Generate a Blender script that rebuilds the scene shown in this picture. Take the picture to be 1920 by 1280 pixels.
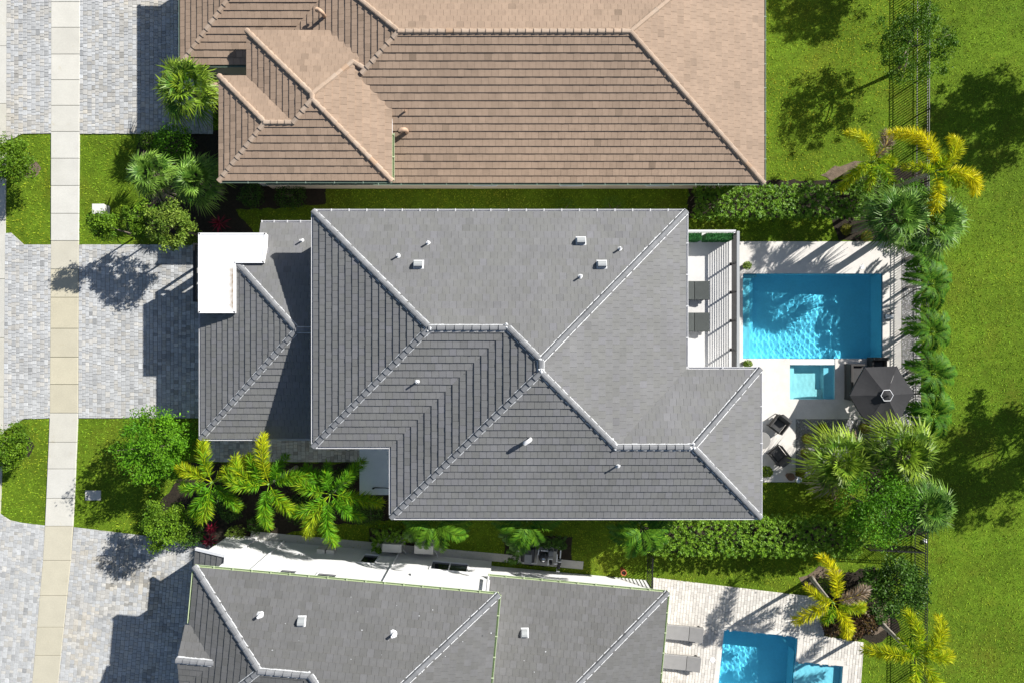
import bpy, math, random
import numpy as np
from mathutils import Vector, Matrix, Quaternion, noise as mnoise
from mathutils.geometry import tessellate_polygon

# ------------------------------------------------------------------ scene, camera, light
for o in list(bpy.data.objects):
    bpy.data.objects.remove(o, do_unlink=True)
scene = bpy.context.scene
COL = scene.collection
random.seed(7)
RNG = np.random.default_rng(7)
R = math.radians

CAM_H = 36.6                      # drone height over the plot, metres
FPX = 1280.0                      # focal length of the 24 mm lens in photo pixels
cam_d = bpy.data.cameras.new('camera')
cam_d.lens = 24.0
cam_d.sensor_width = 36.0
cam_d.clip_end = 2000
cam = bpy.data.objects.new('camera', cam_d)
cam.location = (0, 0, CAM_H)
COL.objects.link(cam)
scene.camera = cam

SUN_AZ, SUN_EL = 33.5, 35.2       # azimuth measured from +X towards +Y
sun_dir = Vector((math.cos(R(SUN_EL)) * math.cos(R(SUN_AZ)), math.cos(R(SUN_EL)) * math.sin(R(SUN_AZ)), math.sin(R(SUN_EL))))
world = bpy.data.worlds.new('World')
scene.world = world
world.use_nodes = True
wn = world.node_tree.nodes
wn.clear()
sky = wn.new('ShaderNodeTexSky')
sky.sky_type = 'NISHITA'
sky.sun_disc = False
sky.sun_elevation = R(SUN_EL)
sky.sun_rotation = R(90 - SUN_AZ)
bg = wn.new('ShaderNodeBackground')
bg.inputs['Strength'].default_value = 0.06
wo = wn.new('ShaderNodeOutputWorld')
world.node_tree.links.new(sky.outputs['Color'], bg.inputs['Color'])
world.node_tree.links.new(bg.outputs['Background'], wo.inputs['Surface'])
sun_l = bpy.data.lights.new('sun', 'SUN')
sun_l.energy = 5.0
sun_l.angle = R(0.53)
sun_l.color = (1.0, 0.965, 0.91)
sun_o = bpy.data.objects.new('sun', sun_l)
sun_o.rotation_euler = sun_dir.to_track_quat('Z', 'Y').to_euler()
sun_o.location = (30, 20, 40)
COL.objects.link(sun_o)
vs = scene.view_settings
vs.view_transform = 'Standard'
vs.look = 'None'
vs.exposure = 0.80
vs.gamma = 1.0
vs.use_curve_mapping = False
scene.cycles.max_bounces = 8
scene.cycles.transparent_max_bounces = 12
scene.cycles.use_denoising = True

# ------------------------------------------------------------------ helpers
def W(px, py, h=0.0):
    """Plan position of a point of height h seen at photo pixel px, py."""
    k = (CAM_H - h) / FPX
    return ((px - 960.0) * k, (640.0 - py) * k)

def W3(px, py, h=0.0):
    x, y = W(px, py, h)
    return (x, y, h)

def px_of(p):
    k = FPX / (CAM_H - p[2])
    return (960 + p[0] * k, 640 - p[1] * k)

MATS = {}
def M(name, col, rough=0.8, col2=None, noise=None, bump=None, spec=0.35, metal=0.0, transl=0.0, grime=None):
    m = bpy.data.materials.new(name)
    m.use_nodes = True
    nt = m.node_tree
    n, l = nt.nodes, nt.links
    n.clear()
    out = n.new('ShaderNodeOutputMaterial')
    b = n.new('ShaderNodeBsdfPrincipled')
    b.inputs['Roughness'].default_value = rough
    b.inputs['Metallic'].default_value = metal
    b.inputs['Specular IOR Level'].default_value = spec
    geo = n.new('ShaderNodeNewGeometry')
    def rgb(c):
        r = n.new('ShaderNodeRGB'); r.outputs[0].default_value = (*c, 1); return r.outputs[0]
    def mix(f, a, c, mode='MIX'):
        x = n.new('ShaderNodeMix'); x.data_type = 'RGBA'; x.blend_type = mode
        if isinstance(f, (int, float)): x.inputs[0].default_value = f
        else: l.new(f, x.inputs[0])
        l.new(a, x.inputs[6]); l.new(c, x.inputs[7])
        return x.outputs[2]
    def tex(scale, detail=4.0, rough_=0.6):
        t = n.new('ShaderNodeTexNoise'); t.inputs['Scale'].default_value = scale
        t.inputs['Detail'].default_value = detail; t.inputs['Roughness'].default_value = rough_
        l.new(geo.outputs['Position'], t.inputs['Vector'])
        return t.outputs['Fac']
    def ramp(v, lo, hi, a, c):
        r = n.new('ShaderNodeMapRange'); r.inputs[1].default_value = lo; r.inputs[2].default_value = hi
        r.inputs[3].default_value = a; r.inputs[4].default_value = c
        l.new(v, r.inputs[0]); return r.outputs[0]
    c = rgb(col)
    if col2 is not None:
        at = n.new('ShaderNodeAttribute'); at.attribute_name = 'hue'
        c = mix(at.outputs['Fac'], c, rgb(col2))
    if noise:
        for sc, amt in noise:
            v = ramp(tex(sc), 0.3, 0.7, 1 - amt, 1 + amt)
            cm = n.new('ShaderNodeCombineColor')
            for k in range(3): l.new(v, cm.inputs[k])
            c = mix(1.0, c, cm.outputs[0], 'MULTIPLY')
    if grime:
        for sc, lo, hi, gc, amt in grime:
            f = ramp(tex(sc, 6.0, 0.7), lo, hi, 0.0, amt)
            c = mix(f, c, rgb(gc))
    ta = n.new('ShaderNodeAttribute'); ta.attribute_name = 'tint'
    cm = n.new('ShaderNodeCombineColor')
    for k in range(3): l.new(ta.outputs['Fac'], cm.inputs[k])
    c = mix(1.0, c, cm.outputs[0], 'MULTIPLY')
    l.new(c, b.inputs['Base Color'])
    if bump:
        sc, st, dist = bump
        bp = n.new('ShaderNodeBump'); bp.inputs['Strength'].default_value = st; bp.inputs['Distance'].default_value = dist
        l.new(tex(sc, 5.0), bp.inputs['Height']); l.new(bp.outputs[0], b.inputs['Normal'])
    sh = b.outputs[0]
    if transl:
        t = n.new('ShaderNodeBsdfTranslucent'); l.new(c, t.inputs['Color'])
        ms = n.new('ShaderNodeMixShader'); ms.inputs[0].default_value = transl
        l.new(sh, ms.inputs[1]); l.new(t.outputs[0], ms.inputs[2]); sh = ms.outputs[0]
    l.new(sh, out.inputs['Surface'])
    MATS[name] = m
    return m

def set_attr(me, name, vals):
    a = me.attributes.new(name, 'FLOAT', 'FACE')
    a.data.foreach_set('value', np.asarray(vals, dtype=np.float32))

class MB:
    """Collects faces with a per-face tint and hue, then links ONE mesh object."""
    def __init__(self):
        self.v, self.f, self.t, self.h = [], [], [], []
    def add(self, verts, faces, tint=1.0, hue=0.0):
        b = len(self.v)
        self.v += [tuple(p) for p in verts]
        for f in faces:
            self.f.append(tuple(i + b for i in f)); self.t.append(tint); self.h.append(hue)
        return self
    def quad(self, a, b, c, d, tint=1.0, hue=0.0):
        return self.add([a, b, c, d], [(0, 1, 2, 3)], tint, hue)
    def box(self, x0, x1, y0, y1, z0, z1, tint=1.0, hue=0.0, bev=0.0):
        if bev > 0:
            b = bev
            v = []
            for z, ins in ((z0, b), (z0 + b, 0), (z1 - b, 0), (z1, b)):
                v += [(x0 + ins, y0 + ins, z), (x1 - ins, y0 + ins, z), (x1 - ins, y1 - ins, z), (x0 + ins, y1 - ins, z)]
            f = [(3, 2, 1, 0), (12, 13, 14, 15)]
            for k in range(3):
                for i in range(4):
                    j = (i + 1) % 4
                    f.append((k * 4 + i, k * 4 + j, k * 4 + 4 + j, k * 4 + 4 + i))
            return self.add(v, f, tint, hue)
        v = [(x0, y0, z0), (x1, y0, z0), (x1, y1, z0), (x0, y1, z0), (x0, y0, z1), (x1, y0, z1), (x1, y1, z1), (x0, y1, z1)]
        return self.add(v, [(3, 2, 1, 0), (4, 5, 6, 7), (0, 1, 5, 4), (1, 2, 6, 5), (2, 3, 7, 6), (3, 0, 4, 7)], tint, hue)
    def prism(self, pts, z0, z1, tint=1.0, hue=0.0):
        n = len(pts)
        a = sum(pts[i][0] * pts[(i + 1) % n][1] - pts[(i + 1) % n][0] * pts[i][1] for i in range(n))
        if a < 0: pts = pts[::-1]
        v = [(x, y, z0) for x, y in pts] + [(x, y, z1) for x, y in pts]
        f = [tuple(range(n, 2 * n)), tuple(range(n - 1, -1, -1))] + [(i, (i + 1) % n, n + (i + 1) % n, n + i) for i in range(n)]
        return self.add(v, f, tint, hue)
    def tube(self, pts, radii, n=8, tint=1.0, hue=0.0, cap=True):
        pts = [Vector(p) for p in pts]
        if isinstance(radii, (int, float)): radii = [radii] * len(pts)
        rings = []
        up = Vector((0, 0, 1))
        for i, p in enumerate(pts):
            d = (pts[min(i + 1, len(pts) - 1)] - pts[max(i - 1, 0)])
            if d.length < 1e-9: d = Vector((0, 0, 1))
            d.normalize()
            ref = up if abs(d.z) < 0.95 else Vector((1, 0, 0))
            a = d.cross(ref).normalized(); b = a.cross(d).normalized()
            rings.append([p + (a * math.cos(2 * math.pi * k / n) + b * math.sin(2 * math.pi * k / n)) * radii[i] for k in range(n)])
        v = [q for r in rings for q in r]
        f = []
        for i in range(len(pts) - 1):
            for k in range(n):
                j = (k + 1) % n
                f.append((i * n + k, (i + 1) * n + k, (i + 1) * n + j, i * n + j))
        if cap:
            f.append(tuple(range(n))); f.append(tuple(range(len(v) - 1, len(v) - 1 - n, -1)))
        return self.add(v, f, tint, hue)
    def lathe(self, prof, n=16, c=(0, 0), tint=1.0, hue=0.0):
        v = [(c[0] + r * math.cos(2 * math.pi * k / n), c[1] + r * math.sin(2 * math.pi * k / n), z) for r, z in prof for k in range(n)]
        f = []
        for i in range(len(prof) - 1):
            for k in range(n):
                j = (k + 1) % n
                f.append((i * n + k, i * n + j, (i + 1) * n + j, (i + 1) * n + k))
        f.append(tuple(range(n - 1, -1, -1))); f.append(tuple(range(len(v) - n, len(v))))
        return self.add(v, f, tint, hue)
    def mesh(self, name, mat, smooth=False, off=None):
        me = bpy.data.meshes.new(name)
        v = self.v if off is None else [(x - off[0], y - off[1], z - off[2]) for x, y, z in self.v]
        me.from_pydata(v, [], self.f)
        set_attr(me, 'tint', self.t); set_attr(me, 'hue', self.h)
        if mat is not None: me.materials.append(mat)
        if smooth: me.polygons.foreach_set('use_smooth', [True] * len(me.polygons))
        me.update()
        return me
    def build(self, name, mat, parent=None, smooth=False, local=True):
        me = self.mesh(name, mat, smooth)
        return link(name, me, parent, local)

def link(name, me, parent=None, local=True, loc=None):
    """local=False: mesh and loc are given in world space under a parent that is only moved."""
    o = bpy.data.objects.new(name, me)
    if loc is not None: o.location = loc
    if parent is not None:
        o.parent = parent
        if not local:
            p = parent; t = Vector((0, 0, 0))
            while p is not None:
                t += Vector(p.location); p = p.parent
            o.location = Vector(o.location) - t
    COL.objects.link(o)
    return o

def thing(name, label, cat, loc=(0, 0, 0), rz=0.0, group=None, scale=1.0):
    o = bpy.data.objects.new(name, None)
    o.empty_display_size = 0.3
    o.location = loc
    o.rotation_euler = (0, 0, rz)
    o.scale = (scale,) * 3
    tag(o, label, cat, group)
    COL.objects.link(o)
    return o

def tag(o, label=None, cat=None, group=None, kind=None):
    if label: o['label'] = label
    if cat: o['category'] = cat
    if group: o['group'] = group
    if kind: o['kind'] = kind
    return o

def struct(o):
    o['kind'] = 'structure'
    return o

def copy_tree(o, parent=None):
    c = o.copy()
    COL.objects.link(c)
    c.parent = parent
    for ch in o.children:
        copy_tree(ch, c)
    return c

def quads_obj(name, V, tint, hue, mat, parent=None, local=False):
    """V: (N,4,3) array of world-space quads -> one mesh object."""
    V = np.asarray(V, dtype=np.float64)
    N = len(V)
    me = bpy.data.meshes.new(name)
    if parent is not None and not local:
        p = parent; t = np.zeros(3)
        while p is not None:
            t += np.array(p.location); p = p.parent
        V = V - t
    me.vertices.add(4 * N); me.vertices.foreach_set('co', V.reshape(-1).astype(np.float32))
    me.loops.add(4 * N); me.loops.foreach_set('vertex_index', np.arange(4 * N, dtype=np.int32))
    me.polygons.add(N); me.polygons.foreach_set('loop_start', np.arange(0, 4 * N, 4, dtype=np.int32))
    try: me.polygons.foreach_set('loop_total', np.full(N, 4, dtype=np.int32))
    except Exception: pass
    me.update(calc_edges=True)
    set_attr(me, 'tint', tint); set_attr(me, 'hue', hue)
    me.materials.append(mat)
    o = bpy.data.objects.new(name, me)
    if parent is not None: o.parent = parent
    COL.objects.link(o)
    return o

def clip_rect(poly, x0, x1, y0, y1):
    """Clip a 2-D polygon (any shape) with an axis-aligned rectangle."""
    for ax, lim, sg in ((0, x0, 1), (0, x1, -1), (1, y0, 1), (1, y1, -1)):
        if not poly: return []
        out = []
        pv = poly[-1]; dp = (pv[ax] - lim) * sg
        for q in poly:
            dq = (q[ax] - lim) * sg
            if dq >= 0:
                if dp < 0:
                    t = dp / (dp - dq); out.append((pv[0] + (q[0] - pv[0]) * t, pv[1] + (q[1] - pv[1]) * t))
                out.append(q)
            elif dp >= 0:
                t = dp / (dp - dq); out.append((pv[0] + (q[0] - pv[0]) * t, pv[1] + (q[1] - pv[1]) * t))
            pv, dp = q, dq
        poly = out
    res = []
    for q in poly:
        if not res or abs(q[0] - res[-1][0]) + abs(q[1] - res[-1][1]) > 1e-4: res.append(q)
    if len(res) > 1 and abs(res[0][0] - res[-1][0]) + abs(res[0][1] - res[-1][1]) < 1e-4: res.pop()
    return res

def area2(p):
    return 0.5 * sum(p[i][0] * p[(i + 1) % len(p)][1] - p[(i + 1) % len(p)][0] * p[i][1] for i in range(len(p)))

def in_poly(X, Y, poly):
    inside = np.zeros(X.shape, bool)
    n = len(poly)
    for i in range(n):
        x1, y1 = poly[i]; x2, y2 = poly[(i + 1) % n]
        if y1 == y2: continue
        c = ((y1 > Y) != (y2 > Y)) & (X < (x2 - x1) * (Y - y1) / (y2 - y1) + x1)
        inside ^= c
    return inside

def emit(pieces, name, mat, parent, limit=300):
    """pieces: (verts, faces, tint, hue, key). The ones showing largest become objects of their own, the rest one stuff part."""
    sc = []
    for i, p in enumerate(pieces):
        q = [px_of(v) for v in p[0][:p[5]]]
        cx = sum(a for a, b in q) / len(q); cy = sum(b for a, b in q) / len(q)
        a = abs(area2(q)) if (4 < cx < 1916 and 4 < cy < 1276) else 0
        sc.append(a * p[6])
    order = sorted(range(len(pieces)), key=lambda i: -sc[i])
    cache = {}
    for i in order[:limit]:
        v, f, t, h, key = pieces[i][:5]
        o0 = v[0]
        if key is not None and key in cache:
            me = cache[key]
        else:
            b = MB(); b.add(v, f, t, h)
            me = b.mesh(name, mat, off=o0)
            if key is not None: cache[key] = me
        link(name, me, parent, local=False, loc=o0)
    rest = order[limit:]
    if rest:
        b = MB()
        for i in rest:
            v, f, t, h = pieces[i][:4]
            b.add(v, f, t, h)
        o = b.build(name + '_field', mat, parent, local=False)
        o['kind'] = 'stuff'

# ------------------------------------------------------------------ materials
M('grass_ground', (0.095, 0.160, 0.010), 0.95, noise=[(0.35, 0.22), (2.5, 0.22), (14, 0.3)], bump=(40, 0.8, 0.05), spec=0.1,
  grime=[(0.22, 0.52, 0.72, (0.12, 0.115, 0.012), 0.55), (1.1, 0.56, 0.78, (0.14, 0.13, 0.02), 0.4)])
M('grass_blade', (0.180, 0.365, 0.022), 0.75, col2=(0.49, 0.45, 0.035), spec=0.15, transl=0.3)
M('paver', (0.405, 0.417, 0.425), 0.85, col2=(0.46, 0.43, 0.37), noise=[(9, 0.12), (60, 0.12)], bump=(90, 0.35, 0.01), spec=0.25,
  grime=[(0.45, 0.52, 0.75, (0.30, 0.295, 0.28), 0.45), (2.2, 0.6, 0.8, (0.24, 0.235, 0.22), 0.35)])
M('paver_sand', (0.24, 0.235, 0.22), 0.95, noise=[(6, 0.2), (40, 0.25)], spec=0.1)
M('concrete', (0.47, 0.462, 0.425), 0.85, col2=(0.45, 0.412, 0.30), noise=[(1.2, 0.05), (14, 0.06), (90, 0.06)], bump=(70, 0.2, 0.01), spec=0.25,
  grime=[(1.6, 0.62, 0.78, (0.33, 0.28, 0.16), 0.5), (6, 0.66, 0.8, (0.3, 0.29, 0.26), 0.35)])
M('asphalt', (0.05, 0.05, 0.052), 0.9, noise=[(30, 0.3)], bump=(120, 0.5, 0.01))
M('tile_grey', (0.152, 0.153, 0.149), 0.75, col2=(0.163, 0.163, 0.172), noise=[(0.25, 0.06), (0.9, 0.05), (4, 0.05), (45, 0.08)], bump=(60, 0.25, 0.01), spec=0.3,
  grime=[(0.7, 0.56, 0.80, (0.105, 0.105, 0.098), 0.40), (3.5, 0.64, 0.82, (0.22, 0.22, 0.215), 0.30)])
M('tile_dark', (0.114, 0.114, 0.111), 0.75, col2=(0.136, 0.136, 0.14), noise=[(0.5, 0.05), (4, 0.06), (45, 0.08)], bump=(60, 0.25, 0.01), spec=0.3,
  grime=[(0.7, 0.56, 0.80, (0.08, 0.08, 0.075), 0.40), (3.0, 0.63, 0.82, (0.19, 0.19, 0.185), 0.35)])
M('tile_brown', (0.288, 0.210, 0.153), 0.8, col2=(0.195, 0.143, 0.103), noise=[(0.5, 0.05), (4, 0.06), (45, 0.08)], bump=(60, 0.25, 0.01), spec=0.25,
  grime=[(0.6, 0.56, 0.80, (0.19, 0.145, 0.11), 0.35)])
M('cap_brown', (0.36, 0.28, 0.215), 0.8, col2=(0.36, 0.25, 0.17), noise=[(5, 0.1), (45, 0.08)], bump=(60, 0.25, 0.01), spec=0.25)
M('cap_grey', (0.165, 0.17, 0.178), 0.7, col2=(0.20, 0.205, 0.215), noise=[(5, 0.12), (45, 0.08)], bump=(60, 0.25, 0.01), spec=0.3)
M('mortar_white', (0.58, 0.59, 0.60), 0.9, noise=[(20, 0.15)], bump=(50, 0.6, 0.02))
M('roof_deck', (0.03, 0.03, 0.03), 0.95)
M('stucco', (0.74, 0.74, 0.735), 0.9, noise=[(1.2, 0.04), (25, 0.03)], bump=(80, 0.3, 0.01), spec=0.2)
M('stucco_tan', (0.55, 0.47, 0.38), 0.9, noise=[(1.2, 0.04), (25, 0.03)], bump=(80, 0.3, 0.01), spec=0.2)
M('membrane', (0.74, 0.74, 0.73), 0.7, col2=(0.20, 0.125, 0.05), noise=[(1.5, 0.03), (12, 0.02)], spec=0.3, grime=[(1.1, 0.6, 0.8, (0.6, 0.55, 0.45), 0.25)])
M('rust_stain', (0.42, 0.31, 0.17), 0.85, noise=[(5, 0.25), (30, 0.2)])
M('gutter_white', (0.60, 0.60, 0.61), 0.4, spec=0.5)
M('gutter_green', (0.42, 0.50, 0.30), 0.45, spec=0.5)
M('gutter_dark', (0.16, 0.22, 0.17), 0.45, spec=0.5)
M('glass_dark', (0.015, 0.02, 0.024), 0.08, spec=0.6)
M('frame_white', (0.75, 0.75, 0.76), 0.45)
M('metal_black', (0.012, 0.012, 0.013), 0.45, spec=0.5)
M('metal_bronze', (0.045, 0.043, 0.042), 0.5, spec=0.5)
M('steel', (0.55, 0.55, 0.56), 0.3, metal=0.9)
M('pvc_white', (0.78, 0.78, 0.79), 0.4)
M('lead_grey', (0.30, 0.315, 0.32), 0.5, spec=0.4)
M('vent_brown', (0.42, 0.29, 0.2), 0.6)
M('travertine', (0.57, 0.545, 0.51), 0.75, noise=[(0.5, 0.05), (3, 0.06), (16, 0.05)], bump=(30, 0.15, 0.01), spec=0.3,
  grime=[(1.3, 0.55, 0.75, (0.42, 0.38, 0.32), 0.35)])
M('paver_pale', (0.60, 0.57, 0.52), 0.85, col2=(0.5, 0.47, 0.43), noise=[(3, 0.06), (40, 0.08)], bump=(70, 0.25, 0.01))
M('balcony_floor', (0.52, 0.515, 0.505), 0.7, noise=[(0.9, 0.04), (6, 0.04)], grime=[(1.5, 0.6, 0.8, (0.5, 0.49, 0.47), 0.3)])
M('plaster_pool', (0.66, 0.88, 0.97), 0.6, noise=[(1.0, 0.05), (9, 0.04)])
M('plaster_pale', (0.85, 0.86, 0.84), 0.6, noise=[(1.0, 0.05), (9, 0.04)])
M('pool_tile', (0.09, 0.25, 0.36), 0.3, noise=[(12, 0.2)], spec=0.5)
M('mulch', (0.024, 0.018, 0.011), 0.95, noise=[(8, 0.4), (40, 0.4)], bump=(60, 1.0, 0.04))
M('soil_pale', (0.16, 0.12, 0.085), 0.95, noise=[(5, 0.3), (40, 0.3)], bump=(60, 1.0, 0.04))
M('gravel', (0.20, 0.21, 0.23), 0.85, col2=(0.62, 0.61, 0.60), noise=[(30, 0.2)])
M('leaf_green', (0.050, 0.130, 0.008), 0.55, col2=(0.17, 0.29, 0.016), spec=0.2, transl=0.3)
M('leaf_dark', (0.024, 0.070, 0.008), 0.5, col2=(0.075, 0.165, 0.014), spec=0.25, transl=0.25)
M('leaf_bright', (0.055, 0.175, 0.006), 0.55, col2=(0.15, 0.34, 0.014), spec=0.2, transl=0.33)
M('leaf_lime', (0.075, 0.15, 0.012), 0.55, col2=(0.27, 0.36, 0.05), spec=0.22, transl=0.28)
M('leaf_hedge', (0.055, 0.145, 0.009), 0.5, col2=(0.19, 0.33, 0.020), spec=0.25, transl=0.28)
M('leaf_red', (0.10, 0.008, 0.014), 0.45, col2=(0.36, 0.02, 0.05), spec=0.4, transl=0.25)
M('leaf_croton', (0.055, 0.018, 0.014), 0.45, col2=(0.12, 0.09, 0.015), spec=0.4, transl=0.2)
M('leaf_golden', (0.13, 0.15, 0.008), 0.6, col2=(0.23, 0.22, 0.012), spec=0.3, transl=0.25)
M('foxtail', (0.13, 0.36, 0.014), 0.55, col2=(0.80, 0.70, 0.010), spec=0.2, transl=0.4)
M('foxtail_dry', (0.26, 0.16, 0.07), 0.7, col2=(0.4, 0.34, 0.28), spec=0.2, transl=0.2)
M('fan_leaf', (0.055, 0.155, 0.012), 0.45, col2=(0.30, 0.42, 0.035), spec=0.3, transl=0.3)
M('fan_leaf_blue', (0.05, 0.15, 0.018), 0.45, col2=(0.23, 0.38, 0.05), spec=0.3, transl=0.3)
M('pinnate_leaf', (0.028, 0.115, 0.008), 0.55, col2=(0.16, 0.30, 0.018), spec=0.12, transl=0.28)
M('turf_box', (0.025, 0.14, 0.03), 0.7, col2=(0.05, 0.22, 0.05), transl=0.1)
M('bark', (0.16, 0.13, 0.10), 0.95, noise=[(6, 0.2), (30, 0.25)], bump=(25, 0.8, 0.03))
M('palm_trunk', (0.34, 0.31, 0.27), 0.9, noise=[(4, 0.15), (30, 0.15)], bump=(20, 0.5, 0.02))
M('crownshaft', (0.16, 0.27, 0.05), 0.5)
M('fabric_black', (0.036, 0.036, 0.038), 0.9, noise=[(3, 0.08)], spec=0.2)
M('fabric_dark', (0.055, 0.055, 0.056), 0.85, noise=[(4, 0.1)], spec=0.2)
M('fabric_grey', (0.24, 0.235, 0.23), 0.9, noise=[(4, 0.06)], spec=0.2)
M('fabric_sage', (0.075, 0.083, 0.08), 0.9, noise=[(4, 0.06)], spec=0.2)
M('wicker', (0.035, 0.033, 0.032), 0.7, bump=(90, 0.6, 0.01))
M('table_grey', (0.20, 0.197, 0.19), 0.7, noise=[(5, 0.05)])
M('terracotta', (0.36, 0.10, 0.045), 0.8, noise=[(8, 0.12)])
M('pot_grey', (0.10, 0.105, 0.11), 0.7, noise=[(8, 0.12)])
M('pot_brown', (0.16, 0.10, 0.065), 0.8, noise=[(8, 0.2)])
M('mirror_glass', (0.7, 0.7, 0.72), 0.12, metal=0.8)
M('condenser', (0.60, 0.585, 0.55), 0.5)
M('equipment_dark', (0.03, 0.032, 0.036), 0.5, spec=0.45)
M('equipment_grey', (0.22, 0.23, 0.24), 0.55)
# ------------------------------------------------------------------ ground, paving, pools
def poly_px(pts, h=0.0):
    return [W(x, y, h) for x, y in pts]

POOL_Z = 0.06
pool1 = poly_px([(1393, 513), (1655, 513), (1655, 672), (1393, 672)], POOL_Z)
spa1 = poly_px([(1481, 684), (1566, 684), (1566, 748), (1481, 748)], POOL_Z)
pool2 = poly_px([(1357, 1178), (1497, 1192), (1487, 1330), (1342, 1318)], POOL_Z)
pool2b = poly_px([(1494.5, 1238), (1582, 1247), (1576, 1330), (1488.5, 1324)], POOL_Z)

def sheet(name, outer, holes, z, mat, thick=0.0):
    loops = [[Vector((x, y, z)) for x, y in outer]] + [[Vector((x, y, z)) for x, y in h] for h in holes]
    flat = [p for lp in loops for p in lp]
    tri = tessellate_polygon(loops)
    b = MB()
    fs = []
    for t in tri:
        a, c, d = (flat[i] for i in t)
        nz = (c - a).cross(d - a).z
        fs.append(tuple(t) if nz > 0 else tuple(reversed(t)))
    b.add(flat, fs)
    if thick:
        for lp in loops:
            n = len(lp)
            for i in range(n):
                p, q = lp[i], lp[(i + 1) % n]
                b.quad(p, q, q - Vector((0, 0, thick)), p - Vector((0, 0, thick)))
    return b.build(name, mat)

grow = lambda P, d: [(x + (d if x > sum(p[0] for p in P) / len(P) else -d), y + (d if y > sum(p[1] for p in P) / len(P) else -d)) for x, y in P]
xs0, ys0 = pool1[0]; xs1, ys1 = pool1[2]
sx0, sy0 = spa1[0]; sx1, sy1 = spa1[2]
hole1 = [(xs0, ys0), (xs1, ys0), (xs1, ys1), (sx1, ys1), (sx1, sy1), (sx0, sy1), (sx0, ys1), (xs0, ys1)]
hole2 = [pool2[0], pool2[1], pool2b[0], pool2b[1], pool2b[2], pool2[2], pool2[3]]
GROUND = struct(sheet('ground', [(-500, -500), (500, -500), (500, 500), (-500, 500)], [hole1, hole2], 0.0, MATS['grass_ground']))

DECK_PX = [(1290, 453), (1690, 453), (1690, 785), (1492, 785), (1492, 903), (1380, 903), (1380, 640), (1290, 640)]
struct(sheet('pool_deck', poly_px(DECK_PX, 0.06), [hole1], 0.06, MATS['travertine'], 0.06))

# beds and gravel, thin sheets just above the ground
BEDS = [
    ('planting_bed', [(262, 250), (415, 243), (440, 300), (610, 352), (610, 385), (440, 395), (480, 440), (375, 456), (240, 440), (232, 400), (290, 360), (250, 320)], 'mulch'),
    ('planting_bed', [(350, 868), (680, 868), (735, 930), (735, 975), (600, 985), (470, 1015), (375, 1018), (330, 1005), (300, 940), (340, 890)], 'mulch'),
    ('planting_bed', [(1290, 345), (1600, 335), (1740, 300), (1745, 452), (1570, 452), (1560, 408), (1290, 408)], 'mulch'),
    ('planting_bed', [(1200, 985), (1590, 978), (1590, 1035), (1200, 1033)], 'mulch'),
    ('planting_bed', [(1620, 870), (1735, 830), (1738, 1000), (1660, 1010)], 'mulch'),
    ('planting_bed', [(1548, 1085), (1640, 1060), (1690, 1180), (1640, 1205), (1620, 1196), (1545, 1190)], 'mulch'),
    ('planting_bed', [(690, 990), (830, 995), (825, 1030), (690, 1030)], 'mulch'),
    ('planting_bed', [(945, 1000), (1075, 1005), (1070, 1062), (945, 1055)], 'mulch'),
    ('tree_ring', [(48, 306), (70, 303), (78, 318), (70, 334), (50, 332), (43, 320)], 'soil_pale'),
    ('tree_ring', [(36, 820), (58, 818), (66, 836), (56, 856), (38, 853), (30, 838)], 'mulch'),
    ('bare_soil', [(1536, 332), (1562, 314), (1600, 303), (1625, 300), (1592, 320), (1560, 338)], 'soil_pale'),
    ('bare_soil', [(1500, 1082), (1535, 1060), (1580, 1068), (1560, 1100), (1520, 1115)], 'soil_pale'),
    ('bare_soil', [(1610, 1145), (1660, 1130), (1670, 1180), (1625, 1190)], 'soil_pale'),
]
for i, (nm, pts, mt) in enumerate(BEDS):
    P = poly_px(pts)
    # jitter the outline so that the edge of the bed is not a ruler line
    out = []
    for k in range(len(P)):
        a, c = P[k], P[(k + 1) % len(P)]
        L = math.hypot(c[0] - a[0], c[1] - a[1]); m = max(1, int(L / 0.35))
        for j in range(m):
            t = j / m
            out.append((a[0] + (c[0] - a[0]) * t + random.uniform(-.09, .09), a[1] + (c[1] - a[1]) * t + random.uniform(-.09, .09)))
    struct(sheet(nm, out, [], 0.006 + 0.0011 * i, MATS[mt]))
GRAVEL_PX = [[(1492, 785), (1645, 785), (1690, 760), (1730, 800), (1640, 850), (1560, 870), (1510, 895), (1492, 880)],
             [(1690, 440), (1726, 440), (1726, 800), (1690, 785)]]
for i, pts in enumerate(GRAVEL_PX):
    struct(sheet('gravel_bed', poly_px(pts), [], 0.024 + i * 0.001, MATS['paver_sand']))
# stones of the gravel beds: one mass of little pebbles
V, T, Hh = [], [], []
for gi, pts in enumerate(GRAVEL_PX):
    P = poly_px(pts)
    xs = [p[0] for p in P]; ys = [p[1] for p in P]
    ar = (max(xs) - min(xs)) * (max(ys) - min(ys))
    n = int(ar * 260)
    X = RNG.uniform(min(xs), max(xs), n); Y = RNG.uniform(min(ys), max(ys), n)
    k = in_poly(X, Y, P); X = X[k]; Y = Y[k]
    n = len(X)
    r = RNG.uniform(0.018, 0.045, n); a = RNG.uniform(0, 6.28, n); zt = 0.028 + RNG.uniform(0.005, 0.03, n)
    top = []
    for j in range(4):
        aa = a + j * math.pi / 2
        rr = r * RNG.uniform(0.7, 1.2, n)
        top.append(np.stack([X + rr * np.cos(aa), Y + rr * np.sin(aa), zt + RNG.uniform(-.012, .012, n)], 1))
    V.append(np.stack(top, 1)); T.append(RNG.uniform(0.5, 1.15, n)); Hh.append((RNG.random(n) < (0.28 if gi == 0 else 0.9)) * RNG.uniform(0.5, 1, n))
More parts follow.
